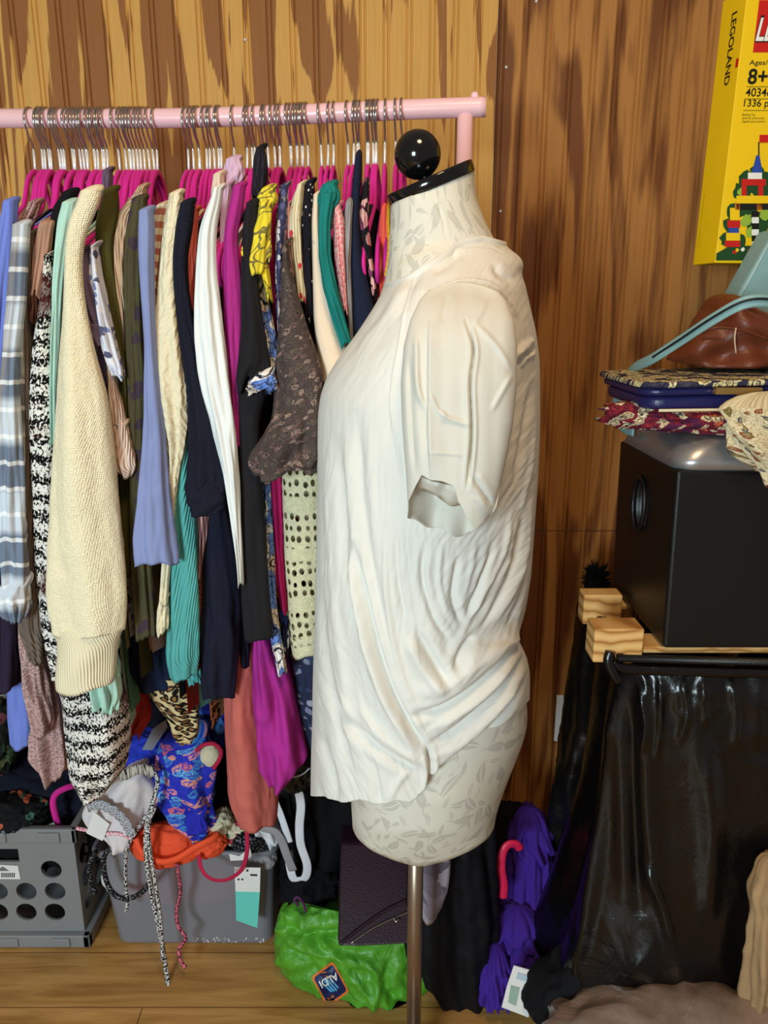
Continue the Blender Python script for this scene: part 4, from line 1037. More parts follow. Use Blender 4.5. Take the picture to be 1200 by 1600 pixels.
# ================================================================== RIGHT SIDE: HAMPER, SHREDDER, BAGS, TOY BOX
def text_mesh(txt, size, bold=0.0, shear=0.0):
    cu = bpy.data.curves.new('lettering', 'FONT'); cu.body = txt; cu.size = size; cu.offset = bold; cu.shear = shear; cu.align_x = 'LEFT'
    o = bpy.data.objects.new('lettering', cu); COL.objects.link(o)
    dg = bpy.context.evaluated_depsgraph_get(); dg.update()
    me = bpy.data.meshes.new_from_object(o.evaluated_get(dg))
    bpy.data.objects.remove(o); bpy.data.curves.remove(cu)
    return me
def flat_text(name, txt, width, fn, mat, parent, lift=0.0006, bold=0.0, height=None, shear=0.0):
    """lettering laid on a flat face: fn(u, v, lift) gives the point; u runs 0..width, v up"""
    me = text_mesh(txt, 1.0, bold, shear)
    xs = [v_.co.x for v_ in me.vertices]; ys = [v_.co.y for v_ in me.vertices]
    k = width / (max(xs) - min(xs)); ky = height / (max(ys) - min(ys)) if height else k
    for v_ in me.vertices: v_.co = fn((v_.co.x - min(xs)) * k, (v_.co.y - min(ys)) * ky, lift)
    return obj(name, me, mat, parent)
M_pine = raw_wood()
# wooden laundry hamper frame
ham = thing('laundry_hamper', 'pale wooden laundry hamper frame with notched rail ends, black bags hung in it', 'hamper', (0.55, 1.1, 0))
def rail_end(px0, px1, py0, py1, Y, depth, name='rail_end'):
    a, b = P(px0, py1, Y), P(px1, py1, Y); top_ = P(px0, py0, Y).z
    o = obj(name, boxbm(a.x, b.x, Y, Y + depth, a.z, top_), M_pine, ham)
    ct = obj('cut', boxbm(a.x + (b.x - a.x) * .38, a.x + (b.x - a.x) * .62, Y - .01, Y + depth + .01, a.z - .01, a.z + (top_ - a.z) * .26))
    m = o.modifiers.new('b', 'BOOLEAN'); m.object = ct; m.operation = 'DIFFERENCE'; apply_mods(o)
    bpy.data.objects.remove(ct); bevel(o, .003); return a, b, top_
a1, b1, t1 = rail_end(926, 1003, 983, 1036, 1.0, 0.045)
a2, b2, t2 = rail_end(910, 970, 930, 976, 1.16, 0.035)
o = obj('rail', boxbm(a1.x + .05, 1.0, 1.01, 1.06, a1.z + .010, a1.z + .021), M_pine, ham); bevel(o, .003)
o = obj('rail', boxbm(a2.x + .05, 1.0, 1.175, 1.215, a1.z + .010, a1.z + .021), M_pine, ham); bevel(o, .003)
for x0, x1 in ((.38, .60), (.60, .38)):
    obj('leg', tube_mesh('leg', [(x0, 1.17, a1.z), (x1 + .02, 1.17, 0.01)], .012, 12, flat=(.016, .012)), M_pine, ham)
obj('bag_rod', tube_mesh('bag_rod', [(a1.x + .035, 1.0, a1.z + .008), (1.0, 1.0, a1.z - .012)], .006, 12), M_dark, ham)
# shredder
SX, SY0, SY1 = 0.396, 1.0, 1.256
zb, zt = 0.784, 1.045
shr = thing('paper_shredder', 'black bin-shaped paper shredder with a silver rounded lid on the wooden hamper', 'shredder', (0.6, 1.12, zb))
bm = boxbm(SX, 0.80, SY0, SY1, zb, zt)
for v_ in bm.verts:
    if v_.co.z < .9: v_.co.x += .006 if v_.co.x < .5 else -.006
body = obj('bin', bm, M_dark, shr)
c_ = P(993, 783, 1.12)
bm = bmesh.new(); bmesh.ops.create_cone(bm, cap_ends=True, segments=32, radius1=1, radius2=1, depth=.03)
bmesh.ops.rotate(bm, cent=(0, 0, 0), matrix=Matrix.Rotation(math.pi / 2, 3, 'Y'), verts=bm.verts)
for v_ in bm.verts: v_.co = Vector((v_.co.x + SX, v_.co.y * .026 + 1.135, v_.co.z * .042 + .965))
ct = obj('cut', bm); m = body.modifiers.new('b', 'BOOLEAN'); m.object = ct; m.operation = 'DIFFERENCE'; apply_mods(body); bpy.data.objects.remove(ct)
bevel(body, .008, 3)
M_silver = simple('silver_plastic', (168, 166, 166), 0.34, 0.5, 0.7)
hr = obj('handle_ring', tube_mesh('handle_ring', [(SX - .001, 1.135 + .026 * math.cos(a), .965 + .042 * math.sin(a)) for a in np.linspace(0, 2 * math.pi, 33)], .0035, 8, caps=False), M_dark, shr)
bm = bmesh.new(); bmesh.ops.create_uvsphere(bm, u_segments=20, v_segments=12, radius=1)
for v_ in bm.verts: v_.co = Vector((v_.co.x * .004 + SX + .012, v_.co.y * .02 + 1.137, v_.co.z * .034 + .962))
o = obj('handle_recess', bm, M_silver, shr); smooth(o.data)
prof = [(0.0, 0.0), (0.003, 0.014), (0.010, 0.029), (0.022, 0.039), (0.05, 0.044)]
rows = []
for ins, h in prof:
    r = .03 + ins * .6; ring = []
    x0, x1, y0, y1 = SX + ins * 1.1, 0.80 - ins, SY0 + ins * .9, SY1 - ins * .9
    for cx, cy, a0 in ((x1 - r, y1 - r, 0), (x0 + r, y1 - r, 90), (x0 + r, y0 + r, 180), (x1 - r, y0 + r, 270)):
        for k in range(9):
            a = math.radians(a0 + k * 90 / 8); ring.append((cx + r * math.cos(a), cy + r * math.sin(a), zt + .001 + h))
    rows.append(ring)
obj('lid', grid_mesh('lid', np.array(rows), True, None, True, True), M_silver, shr)
LZ = zt + .044
# scarf
M_scarf = floral('bandana_print', (120, 28, 44), [(222, 204, 168), (150, 40, 50), (88, 26, 70), (212, 190, 150), (196, 92, 60)], 84, .55, (44, 20, 30))
M_scarf2 = floral('bandana_border', (218, 202, 164), [(104, 88, 44), (86, 74, 40), (218, 202, 164), (130, 50, 36), (70, 76, 90)], 88, .42, (150, 130, 90))
sc = thing('scarf', 'crumpled red, cream and purple bandana print scarf spread over the silver shredder lid', 'scarf', tuple(P(1090, 650, 1.08)))
heap('bundle', (0.565, 1.085, LZ + .020), (0.235, 0.085, 0.034), M_scarf, sc, amp=.26, freq=2.6, seed=3, flat=LZ + .002, ridge=.6)
heap('left_fold', (0.40, 1.10, LZ + .016), (0.05, 0.06, 0.022), floral('purple_bandana', (92, 34, 84), [(214, 196, 190), (110, 40, 96), (80, 30, 70)], 90, .45), sc, amp=.25, freq=2.2, seed=8, flat=LZ + .001, ridge=.6)
loft('hanging_corner', [(640, 1128, 1290), (670, 1140, 1290), (700, 1160, 1295), (728, 1178, 1296), (748, 1196, 1290)], M_scarf2, sc, Y=.975, hd=.012, folds=(6, .3), hem=.01)
# navy clutch with printed flap
clu = thing('clutch_bag', 'navy blue clutch bag with a cream snakeskin print flap lying on the scarf', 'bag', (.6, 1.13, 1.125))
M_navyl = leather('navy_leather', (34, 34, 84), .35); 
M_snake = floral('snakeskin_print', (52, 50, 66), [(226, 210, 150), (230, 216, 168), (70, 66, 80), (214, 200, 146)], 58, .62, (40, 36, 60))
def slab(name, x0, x1, y0, y1, z0, z1, mat, parent, bev=.006, rise=0.0, r=.03):
    bm = bmesh.new(); ring = []
    for cx, cy, a0 in ((x1 - r, y1 - r, 0), (x0 + r, y1 - r, 90), (x0 + r, y0 + r, 180), (x1 - r, y0 + r, 270)):
        for k in range(7):
            a = math.radians(a0 + k * 15); ring.append((cx + r * math.cos(a), cy + r * math.sin(a)))
    a = [bm.verts.new((x, y, z0 + rise * (x - x0))) for x, y in ring]; b = [bm.verts.new((x, y, z1 + rise * (x - x0))) for x, y in ring]
    bm.faces.new(a[::-1]); bm.faces.new(b)
    for i in range(len(ring)): bm.faces.new((a[i], a[(i + 1) % len(ring)], b[(i + 1) % len(ring)], b[i]))
    o = obj(name, bm, mat, parent); bevel(o, bev, 3)
    lay = o.data.uv_layers.get('UVMap') or o.data.uv_layers.new(name='UVMap'); uv = []
    for lp in o.data.loops:
        q = o.data.vertices[lp.vertex_index].co; uv += [q.x, q.y + q.z]
    lay.data.foreach_set('uv', uv); return o
slab('body', .352, .82, 1.02, 1.22, 1.124, 1.143, M_navyl, clu, .007, .022)
slab('gusset', .346, .82, 1.015, 1.225, 1.1435, 1.1535, M_navyl, clu, .004, .024)
slab('flap', .340, .82, 1.005, 1.23, 1.1545, 1.1625, M_snake, clu, .003, .026)
M_gold = simple('brass', (190, 150, 90), .3, .5, .8)
obj('clasp', boxbm(P(1122, 590, 1.0).x, P(1195, 590, 1.0).x, 1.002, 1.012, 1.1475, 1.1565), M_gold, clu)
obj('piping', tube_mesh('piping', [(.37, 1.0165, 1.1245), (.56, 1.0165, 1.1275), (.80, 1.0165, 1.133)], .002, 8, smooth_n=4), plain('cream_piping', (220, 208, 170)), clu)
# brown leather bag
bb = thing('leather_bag', 'soft chestnut brown leather bag slumped on top of the snakeskin clutch', 'bag', tuple(P(1150, 555, 1.18)))
M_brown = leather('chestnut_leather', (104, 48, 24), .45)
loft('body', [(480, 1112, 1150), (492, 1098, 1200), (512, 1080, 1240), (535, 1062, 1262), (556, 1052, 1270), (566, 1056, 1268)], M_brown, bb, Y=1.18, hd=.07, folds=(5, .10), cap_bot=True)
cord('seam', [(1098, 520, 1.118), (1120, 512, 1.108), (1160, 516, 1.106), (1200, 530, 1.108)], .0022, M_brown, bb)
cord('stitching', [(1150, 512, 1.102), (1148, 530, 1.100), (1150, 552, 1.104)], .0010, plain('cream_thread', (210, 180, 150)), bb)
# black speaker behind, carrying the toy box
cab = obj('storage_box', boxbm(P(1150, 430, 1.45).x, .95, 1.365, 1.45, 1.09, P(1150, 404, 1.40).z - .003), M_dark); bevel(cab, .004)
for v_ in cab.data.vertices: pass
setp(cab, 'dark box standing behind the turquoise bag, under the yellow toy box', 'box')
# turquoise bag
tb = thing('handbag', 'pale turquoise leather handbag leaning behind the brown bag at the right edge', 'bag', tuple(P(1180, 520, 1.28)))
M_turq = leather('turquoise_leather', (134, 172, 172), .5)
o = sheet('body', [(1212, 356), (1258, 356), (1290, 540), (1150, 540), (1139, 486)], 1.26, .06, M_turq, tb); bevel(o, .006, 3)
cord('stitching', [(1206, 372, 1.2585), (1146, 484, 1.2585)], .0010, plain('pale_thread', (200, 220, 216)), tb, n=0)
cord('strap', [(1235, 480, 1.02), (1200, 470, 1.0), (1160, 474, 1.0), (1112, 500, 1.03), (1062, 533, 1.08), (1020, 560, 1.13), (990, 576, 1.20), (972, 600, 1.245), (964, 628, 1.25), (964, 650, 1.24), (974, 668, 1.22), (990, 674, 1.18)], .004, M_turq, tb, flat=(.0018, .0085), up=(0, .25, 1))
cord('strap_edge', [(1235, 478, 1.016), (1200, 467.5, .996), (1160, 471.5, .996), (1112, 497, 1.026), (1062, 530.5, 1.076), (1020, 558, 1.126)], .0017, simple('dark_edge', (20, 22, 24), .6), tb)
# yellow toy box: front face from measured corners, spine to the left
toy = thing('toy_box', 'tall yellow toy construction set box leaning against the wood wall, top right', 'box', tuple(P(1130, 410, 1.36)))
YF, YB = 1.335, 1.40
fl_b, fl_t = P(1117, 411, YF), P(1170, -30, YF)
bl_b, bl_t = P(1083, 410, YB), P(1138, -12, YB)
up_ = (fl_t - fl_b); Hh_ = .41; upn = up_.normalized(); acr = Vector((1, -.04, 0)); acr = (acr - acr.dot(upn) * upn).normalized()
back = (bl_b - fl_b); back = back - back.dot(upn) * upn
Wd = .36
bm = bmesh.new()
cs = [fl_b + acr * (Wd * i) + back * j + upn * (Hh_ * k) for k in (0, 1) for j in (0, 1) for i in (0, 1)]
vs = [bm.verts.new(p) for p in cs]
for f in ((0, 2, 3, 1), (4, 5, 7, 6), (0, 1, 5, 4), (2, 6, 7, 3), (0, 4, 6, 2), (1, 3, 7, 5)): bm.faces.new([vs[i] for i in f])
bmesh.ops.recalc_face_normals(bm, faces=bm.faces)
M_yel = simple('yellow_card', (244, 200, 14), .4, .4)
o = obj('carton', bm, M_yel, toy); bevel(o, .0018)
nf = acr.cross(upn).normalized();  nf = nf if nf.y < 0 else -nf
ns = -acr
def front(u, v, l): return fl_b + acr * u + upn * v + nf * l
bln = back.length; bdir = back.normalized()
sn = upn.cross(bdir).normalized(); sn = sn if sn.x < 0 else -sn
def spine(u, v, l): return fl_b + bdir * u + upn * v + sn * l     # u from the front edge to the back edge
def fpx(px, py):            # front face coordinates of a pixel
    d = Vector(ray(px, py)); o_ = Vector((0, 0, CAMZ)); t_ = (fl_b - o_).dot(nf) / d.dot(nf); q = o_ + d * t_ - fl_b
    return q.dot(acr), q.dot(upn)
def spx(px, py):
    d = Vector(ray(px, py)); o_ = Vector((0, 0, CAMZ)); t_ = (fl_b - o_).dot(sn) / d.dot(sn); q = o_ + d * t_ - fl_b
    return q.dot(bdir), q.dot(upn)
def ink(name, rgb, rough=.45): return simple(name, rgb, rough, .3)
M_ink, M_red, M_wht, M_grn, M_blu, M_org = ink('black_ink', (24, 22, 20)), ink('red_ink', (200, 30, 24)), ink('white_ink', (238, 236, 228)), ink('green_ink', (52, 110, 44)), ink('blue_ink', (42, 74, 160)), ink('orange_ink', (226, 120, 34))
M_dgrn = ink('dark_green_ink', (30, 72, 34)); M_lgrn = ink('light_green_ink', (150, 180, 60))
def patch(name, pts, mat, lift, parent=toy):
    bm = bmesh.new(); bm.faces.new([bm.verts.new(front(u, v, lift)) for u, v in pts]); return obj(name, bm, mat, parent)
def prect(name, x0, y0, x1, y1, mat, lift, sheared=True):
    return patch(name, [fpx(x0, y0), fpx(x1, y0), fpx(x1, y1), fpx(x0, y1)], mat, lift)
def ftext(txt, px, py, wpx, mat, lift=.0012, bold=0.0, hpx=None, shear=0.0, name='lettering'):
    """lettering with its lower left corner at pixel (px, py)"""
    u0, v0 = fpx(px, py); k = scale_at(px, py, YF)
    return flat_text(name, txt, wpx * k, lambda u, v, l: front(u0 + u, v0 + v, l), mat, toy, lift, bold, hpx * k if hpx else None, shear)
u0, v0 = fpx(1176, 82); k_ = scale_at(1176, 40, YF)
logo = patch('logo', [(u0, v0), (u0 + 75 * k_, v0), (u0 + 75 * k_, v0 + 72 * k_), (u0, v0 + 72 * k_)], M_red, .0008)
ftext('LEGO', 1178, 67, 72, M_ink, .0010, .05, 38, .25); ftext('LEGO', 1179.5, 65, 68, M_wht, .0014, .022, 33, .25)
ftext('Ages/edades', 1170, 104, 62, M_ink, bold=.004, hpx=9); ftext('8+', 1167, 132, 30, M_ink, bold=.02, hpx=22)
ftext('40346', 1164, 151, 40, M_ink, bold=.008, hpx=12); ftext('1336 pcs/pzs', 1161, 170, 74, M_ink, bold=.008, hpx=13)
for x, y in ((1166, 136), (1163, 155), (1161, 173)):
    u0, v0 = fpx(x, y); patch('rule_line', [(u0, v0), (u0 + .06, v0), (u0 + .06, v0 + .0007), (u0, v0 + .0007)], M_ink, .0009)
for i, s_ in enumerate(('Building Toy', 'Jouet de construction', 'Juguete para construir')): ftext(s_, 1159, 182 + 5.2 * i, (20, 34, 36)[i], M_ink, hpx=4)
# the picture: a plain brick gateway among trees
rb = random.Random(3)
def blob(px, py, r, mat, lift, n=14):
    u0, v0 = fpx(px, py); k = scale_at(px, py, YF) * r
    patch('foliage_print', [(u0 + k * rb.uniform(.75, 1.2) * math.cos(2 * math.pi * i / n), v0 + k * rb.uniform(.75, 1.2) * math.sin(2 * math.pi * i / n)) for i in range(n)], mat, lift)
for i, (x, y, r) in enumerate(((1150, 330, 14), (1142, 350, 12), (1158, 300, 14), (1168, 282, 14), (1182, 270, 12), (1196, 290, 22), (1135, 372, 10), (1170, 320, 16), (1185, 350, 20), (1152, 378, 14))): blob(x, y, r, M_dgrn, .0008 + .00002 * i)
for i, (x, y, r) in enumerate(((1166, 345, 9), (1158, 300, 6), (1196, 335, 9), (1172, 362, 8))): blob(x, y, r, M_lgrn, .0011 + .00002 * i)
patch('lawn_print', [fpx(1119, 396), fpx(1140, 384), fpx(1215, 384), fpx(1215, 407), fpx(1118, 407)], M_dgrn, .0013)
for x0, y0, x1, y1, m_ in ((1140, 325, 1155, 345, M_yel), (1136, 344, 1156, 356, M_red), (1138, 356, 1154, 364, M_blu), (1134, 364, 1156, 376, M_yel), (1132, 376, 1156, 386, M_red),
                           (1150, 318, 1200, 328, M_ink), (1148, 318, 1156, 328, M_org), (1182, 318, 1190, 328, M_org), (1150, 306, 1205, 318, M_yel),
                           (1158, 280, 1196, 290, M_red), (1158, 290, 1166, 306, M_red), (1184, 290, 1192, 306, M_red), (1168, 270, 1190, 280, M_wht)):
    prect('brick_print', x0, y0, x1, y1, m_, .0015)
for i in range(6): prect('brick_print', 1174, 330 + i * 9.5, 1185, 339.5 + i * 9.5, (M_ink, M_wht)[i % 2], .0016)
patch('spire_print', [fpx(1174, 270), fpx(1191, 270), fpx(1186, 243), fpx(1181, 243)], M_blu, .0016)
prect('pole_print', 1184, 222, 1186, 243, M_ink, .0016); prect('flag_print', 1186, 211, 1200, 223, M_red, .0017)
for x, y, m_ in ((1147, 394, M_red), (1151, 391, M_yel), (1170, 392, M_red), (1186, 391, M_yel), (1160, 390, M_wht), (1200, 392, M_org)): blob(x, y, 3, m_, .0016, 8)
# spine lettering, reading downward
us, vs0 = spx(1150, 18); ue, ve = spx(1140, 131)
def spine_fn(u, v, l): return spine(us - .002 - v * .9, vs0 - u, l)
def spine_fn(u, v, l): return spine(bln * .32 + (.013 - v), vs0 - u, l)
flat_text('lettering', 'LEGOLAND', abs(vs0 - ve), spine_fn, M_ink, toy, .0006, .018, .014)
def srect(px, py, w_, h_, mat):
    u, v = spx(px, py); bm = bmesh.new(); bm.faces.new([bm.verts.new(spine(a, b, .0007)) for a, b in ((u, v), (u + w_, v), (u + w_, v - h_), (u, v - h_))]); obj('logo', bm, mat, toy)
srect(1155, 90, .007, .013, M_red)
flat_text('lettering', 'Please keep for reference', .085, lambda u, v, l: spine(bln * .80 + (.003 - v), .115 - u, l), ink('brown_ink', (120, 96, 20)), toy, .0006, 0, .0022)

# black bags
M_bag = plastic_bag('black_plastic_film', (9, 8, 8), .26, bscale=12, bs=.4)
M_bag2 = plastic_bag('dark_plastic_film', (14, 12, 11), .36, bscale=12, bs=.4)
BAGF = [([(1065, 1062), (1072, 1110), (1060, 1160)], .006, 6, 'ridge'), ([(1000, 1070), (1010, 1130), (1000, 1180)], .006, 6, 'ridge'), ([(1095, 1065), (1100, 1130)], .006, 6, 'ridge'), ([(1030, 1062), (1032, 1120), (1024, 1190)], .007, 6, 'ridge'), ([(1140, 1060), (1150, 1120), (1145, 1170)], .006, 8, 'ridge'),
        ([(960, 1060), (950, 1200), (930, 1400), (900, 1520)], .014, 12, 'ridge'), ([(985, 1080), (990, 1250), (1000, 1420)], .012, 14, 'valley'), ([(940, 1150), (925, 1300), (895, 1450)], .010, 10, 'valley'),
        ([(1000, 1340), (1030, 1400), (1050, 1480)], .010, 12, 'ridge'), ([(1100, 1150), (1110, 1300), (1100, 1450)], .010, 22, 'ridge')]
def bagnoise(X, Y):
    return np.array([[.006 * (1 - 2 * abs(noise.noise(Vector((x * .010, y * .004, 2.0))))) + .0035 * min(1, max(.15, (1240 - y) / 150)) * (1 - 2 * abs(noise.noise(Vector((x * .035, y * .02, 5.0))))) for x, y in zip(xr_, yr_)] for xr_, yr_ in zip(X, Y)])
hb_ = thing('trash_bag', 'large glossy black plastic bag hanging open in the hamper below the shredder', 'bag', tuple(P(1080, 1560, 1.12)))
shell('film', [(1040, 958, 1420), (1062, 956, 1420), (1120, 948, 1425), (1200, 940, 1430), (1300, 925, 1432), (1400, 900, 1435), (1500, 868, 1440), (1560, 845, 1440), (1640, 830, 1440)],
      lambda c: 1040 + 14 * (1 - c * c), lambda c: 1590, lambda y: float(np.interp(y, [1040, 1080, 1300, 1600], [.10, .115, .13, .16])), M_bag, hb_, nc=170, nr=130, yc=1.115, folds=BAGF, extra=bagnoise, p=3.0)
obj('rim', tube_mesh('rim', [tuple(P(955, 1036, 1.0)), tuple(P(966, 1042, 1.0)), tuple(P(1000, 1046, 1.0)), tuple(P(1100, 1049, 1.0)), tuple(P(1230, 1052, 1.0))], .008, 12, smooth_n=6), M_bag, hb_)
cord('tie', [(953, 1018, .995), (950, 1034, .992), (958, 1052, .99), (966, 1064, .99)], .007, M_bag, hb_)
hb2 = loft('trash_bag', [(960, 905, 965), (1010, 895, 1000), (1080, 888, 1010), (1160, 880, 1010), (1240, 868, 1010), (1320, 860, 1010), (1400, 852, 1010), (1470, 848, 1000)], M_bag2, None, Y=1.33, hd=.07, folds=(6, .12), seed=5)
setp(hb2, 'black plastic bag hanging from the rear wooden rail end, next to the wall', 'bag')
bh = heap('fleece_garment', tuple(P(960, 1562, 1.03)), (.135, .10, .10), plain('black_fleece', (17, 17, 21)), None, amp=.25, freq=1.6, seed=11, flat=.001)
setp(bh, 'black fleece garment heaped on the floor in front of the hanging black bags', 'garment')
tag_ = thing('care_tag', 'small white printed paper tag on the floor beside the black fleece garment', 'tag', tuple(P(808, 1550, 1.08)))
PTS = [(803, 1509), (831, 1517), (828, 1552), (826, 1590), (784, 1574), (792, 1542)]
TY = lambda py: float(np.interp(py, [1505, 1592], [1.075, 1.035]))
o = sheet('paper', PTS, TY, .0015, M_white, tag_)
o = sheet('print', [(798, 1540), (812, 1544), (806, 1572), (794, 1566)], lambda y: TY(y) - .0012, .0004, ink('teal_print', (150, 176, 160)), tag_)
o = sheet('print', [(809, 1520), (826, 1525), (824, 1534), (806, 1529)], lambda y: TY(y) - .0012, .0004, ink('blue_print', (176, 196, 206)), tag_)
# fur tuft, wall outlet
rf = random.Random(9); bm = bmesh.new()
cf = P(932, 905, 1.40)
for k in range(170):
    d = Vector((rf.uniform(-1, 1), rf.uniform(-1, .6), rf.uniform(-.3, 1))).normalized(); b0 = cf + d * .008; tip_ = cf + Vector((d.x * .034, d.y * .025, d.z * .044)) * rf.uniform(.75, 1.1)
    s_ = d.cross(Vector((0.3, .2, 1))).normalized() * .0035; q = d.cross(s_).normalized() * .0035
    vv = [bm.verts.new(b0 + s_), bm.verts.new(b0 - s_ * .5 + q), bm.verts.new(b0 - s_ * .5 - q), bm.verts.new(tip_)]
    for f in ((0, 1, 3), (1, 2, 3), (2, 0, 3), (0, 2, 1)): bm.faces.new([vv[i] for i in f])
bmesh.ops.create_icosphere(bm, subdivisions=2, radius=.024, matrix=Matrix.Translation(cf - Vector((0, 0, .012))))
setp(obj('fur_pompom', bm, plain('black_fur', (12, 11, 10))), 'fuzzy black tuft poking up behind the wooden rail ends', 'pompom')
ol = obj('wall_outlet', boxbm(P(867, 1120, YW).x, P(895, 1120, YW).x, YW - .008, YW - .0005, P(870, 1156, YW).z, P(870, 1085, YW).z), M_white); bevel(ol, .002)
setp(ol, 'white wall outlet cover half hidden behind the black bag', 'outlet')
# translucent bag and tan cloth in the lower right corner
M_tr = plastic_bag('clear_brown_film', (160, 136, 120), .16, .72, 7, .5)
M_tr.node_tree.nodes['Principled BSDF'].inputs['Coat Weight'].default_value = 1.0; M_tr.node_tree.nodes['Bump'].inputs['Distance'].default_value = 0.012
cb = heap('plastic_bag', (.475, .90, .125), (.235, .16, .115), M_tr, None, amp=.16, freq=1.3, seed=21, ridge=.7, stretch=(1.6, 1, 1), flat=.001)
setp(cb, 'clear brownish plastic bag bulging on the floor in the lower right corner', 'bag')
ci = heap('folded_clothes', (.48, .91, .105), (.20, .13, .09), plain('mushroom_jersey', (128, 104, 90)), None, amp=.2, freq=2.0, seed=22, flat=.003)
setp(ci, 'brown clothes packed inside the clear plastic bag in the lower right corner', 'clothes')
tc_ = loft('curtain_cloth', [(1368, 1186, 1240), (1395, 1172, 1250), (1420, 1178, 1255), (1460, 1174, 1260), (1510, 1172, 1262), (1600, 1160, 1270)], plain('tan_linen', (168, 136, 98)), None, Y=.93, hd=.03, folds=(8, .2))
setp(tc_, 'gathered tan cloth at the right edge above the clear plastic bag', 'cloth')

# ================================================================== FLOOR CLUTTER BELOW THE RAIL
def milk_crate(name, label, x0, x1, y0, y1, z1, mat, holes, handle, rows=3):
    t_ = thing(name, label, 'crate', ((x0 + x1) / 2, (y0 + y1) / 2, 0))
    ins = .012
    o = obj('body', boxbm(x0 + ins, x1 - ins, y0 + ins, y1 - ins, 0.004, z1), mat, t_)
    bmc = boxbm(x0 + ins + .006, x1 - ins - .006, y0 + ins + .006, y1 - ins - .006, 0.012, z1 + .02)
    cut = obj('cut', bmc); m = o.modifiers.new('b', 'BOOLEAN'); m.object = cut; m.operation = 'DIFFERENCE'; apply_mods(o); bpy.data.objects.remove(cut)
    bm = bmesh.new()
    for (hx, hz, axis) in holes:
        b2 = bmesh.new(); bmesh.ops.create_cone(b2, cap_ends=True, segments=28, radius1=.0205, radius2=.0205, depth=.06)
        if axis == 'y': bmesh.ops.rotate(b2, cent=(0, 0, 0), matrix=Matrix.Rotation(math.pi / 2, 3, 'X'), verts=b2.verts); bmesh.ops.translate(b2, vec=(hx, y0 + ins, hz), verts=b2.verts)
        else: bmesh.ops.rotate(b2, cent=(0, 0, 0), matrix=Matrix.Rotation(math.pi / 2, 3, 'Y'), verts=b2.verts); bmesh.ops.translate(b2, vec=(x1 - ins, hx, hz), verts=b2.verts)
        tm = bpy.data.meshes.new('t'); b2.to_mesh(tm); b2.free(); bm.from_mesh(tm); bpy.data.meshes.remove(tm)
    if handle: boxbm(handle[0], handle[1], y0 - .02, y0 + .04, handle[2], handle[3], bm)
    cut = obj('cut', bm); m = o.modifiers.new('b', 'BOOLEAN'); m.object = cut; m.operation = 'DIFFERENCE'; apply_mods(o); bpy.data.objects.remove(cut)
    bevel(o, .0015)
    def band(nm, z0, z2, out):
        bm = bmesh.new()
        X0, X1, Y0, Y1 = x0 + ins - out, x1 - ins + out, y0 + ins - out, y1 - ins + out
        for a, b, c, d in ((X0, X1, Y0, y0 + ins + .001), (X0, X1, y1 - ins - .001, Y1), (X0, x0 + ins + .001, Y0, Y1), (x1 - ins - .001, X1, Y0, Y1)): boxbm(a, b, c, d, z0, z2, bm)
        q = obj(nm, bm, mat, t_); bevel(q, .003); return q
    band('rim', z1 - .030, z1 + .002, .010); band('base_flange', 0.001, .030, .014)
    for fx in (x1 - .055, x1 - .16, x1 - .30):
        q = obj('rim_rib', boxbm(fx - .022, fx + .022, y0 - .002, y0 + .004, z1 - .026, z1 - .004), mat, t_); bevel(q, .002)
        q = obj('base_tab', boxbm(fx - .018, fx + .018, y0 - .006, y0 + .002, .006, .026), mat, t_); bevel(q, .002)
    return t_
M_crate = simple('grey_crate_plastic', (132, 132, 132), .45, .4, bump=200)
CX1 = -.600
hl = [(CX1 - .062 - .058 * k - .006 * (r == 0), .076 + .050 * r + .004 * (r == 2), 'y') for k in range(7) for r in range(2)] + [(CX1 - .064, .178, 'y'), (CX1 - .38, .178, 'y')] + [(1.31 + .065 * k, .08 + .055 * r, 'x') for k in range(5) for r in range(3)]
crate = milk_crate('milk_crate', 'grey plastic milk crate with round holes on the floor at the left edge', -1.02, CX1, 1.262, 1.62, .276, M_crate, hl, (CX1 - .31, CX1 - .125, .196, .226))
st = thing('barcode_sticker', 'white shipping sticker with a barcode on the front of the grey milk crate', 'sticker', tuple(P(10, 1362, 1.273)))
o = sheet('label', [(-30, 1350), (28, 1353), (32, 1374), (-28, 1373)], 1.2725, .0006, M_white, st)
for k in range(7): sheet('bar', [(2 + k * 3.2, 1364), (3.6 + k * 3.2, 1364), (3.6 + k * 3.2, 1371), (2 + k * 3.2, 1371)], 1.2718, .0004, M_ink, st)
sheet('emblem', [(-6, 1361), (4, 1354), (14, 1361)], 1.2718, .0004, ink('grey_ink', (110, 112, 112)), st)
bk = milk_crate('milk_crate', 'dark grey crate standing behind at the far left with one round hole showing', -1.2, P(62, 1200, 1.50).x, 1.46, 1.632, .46, M_crate, [], None)
M_hole = simple('shadow_brown', (90, 66, 44), .8)
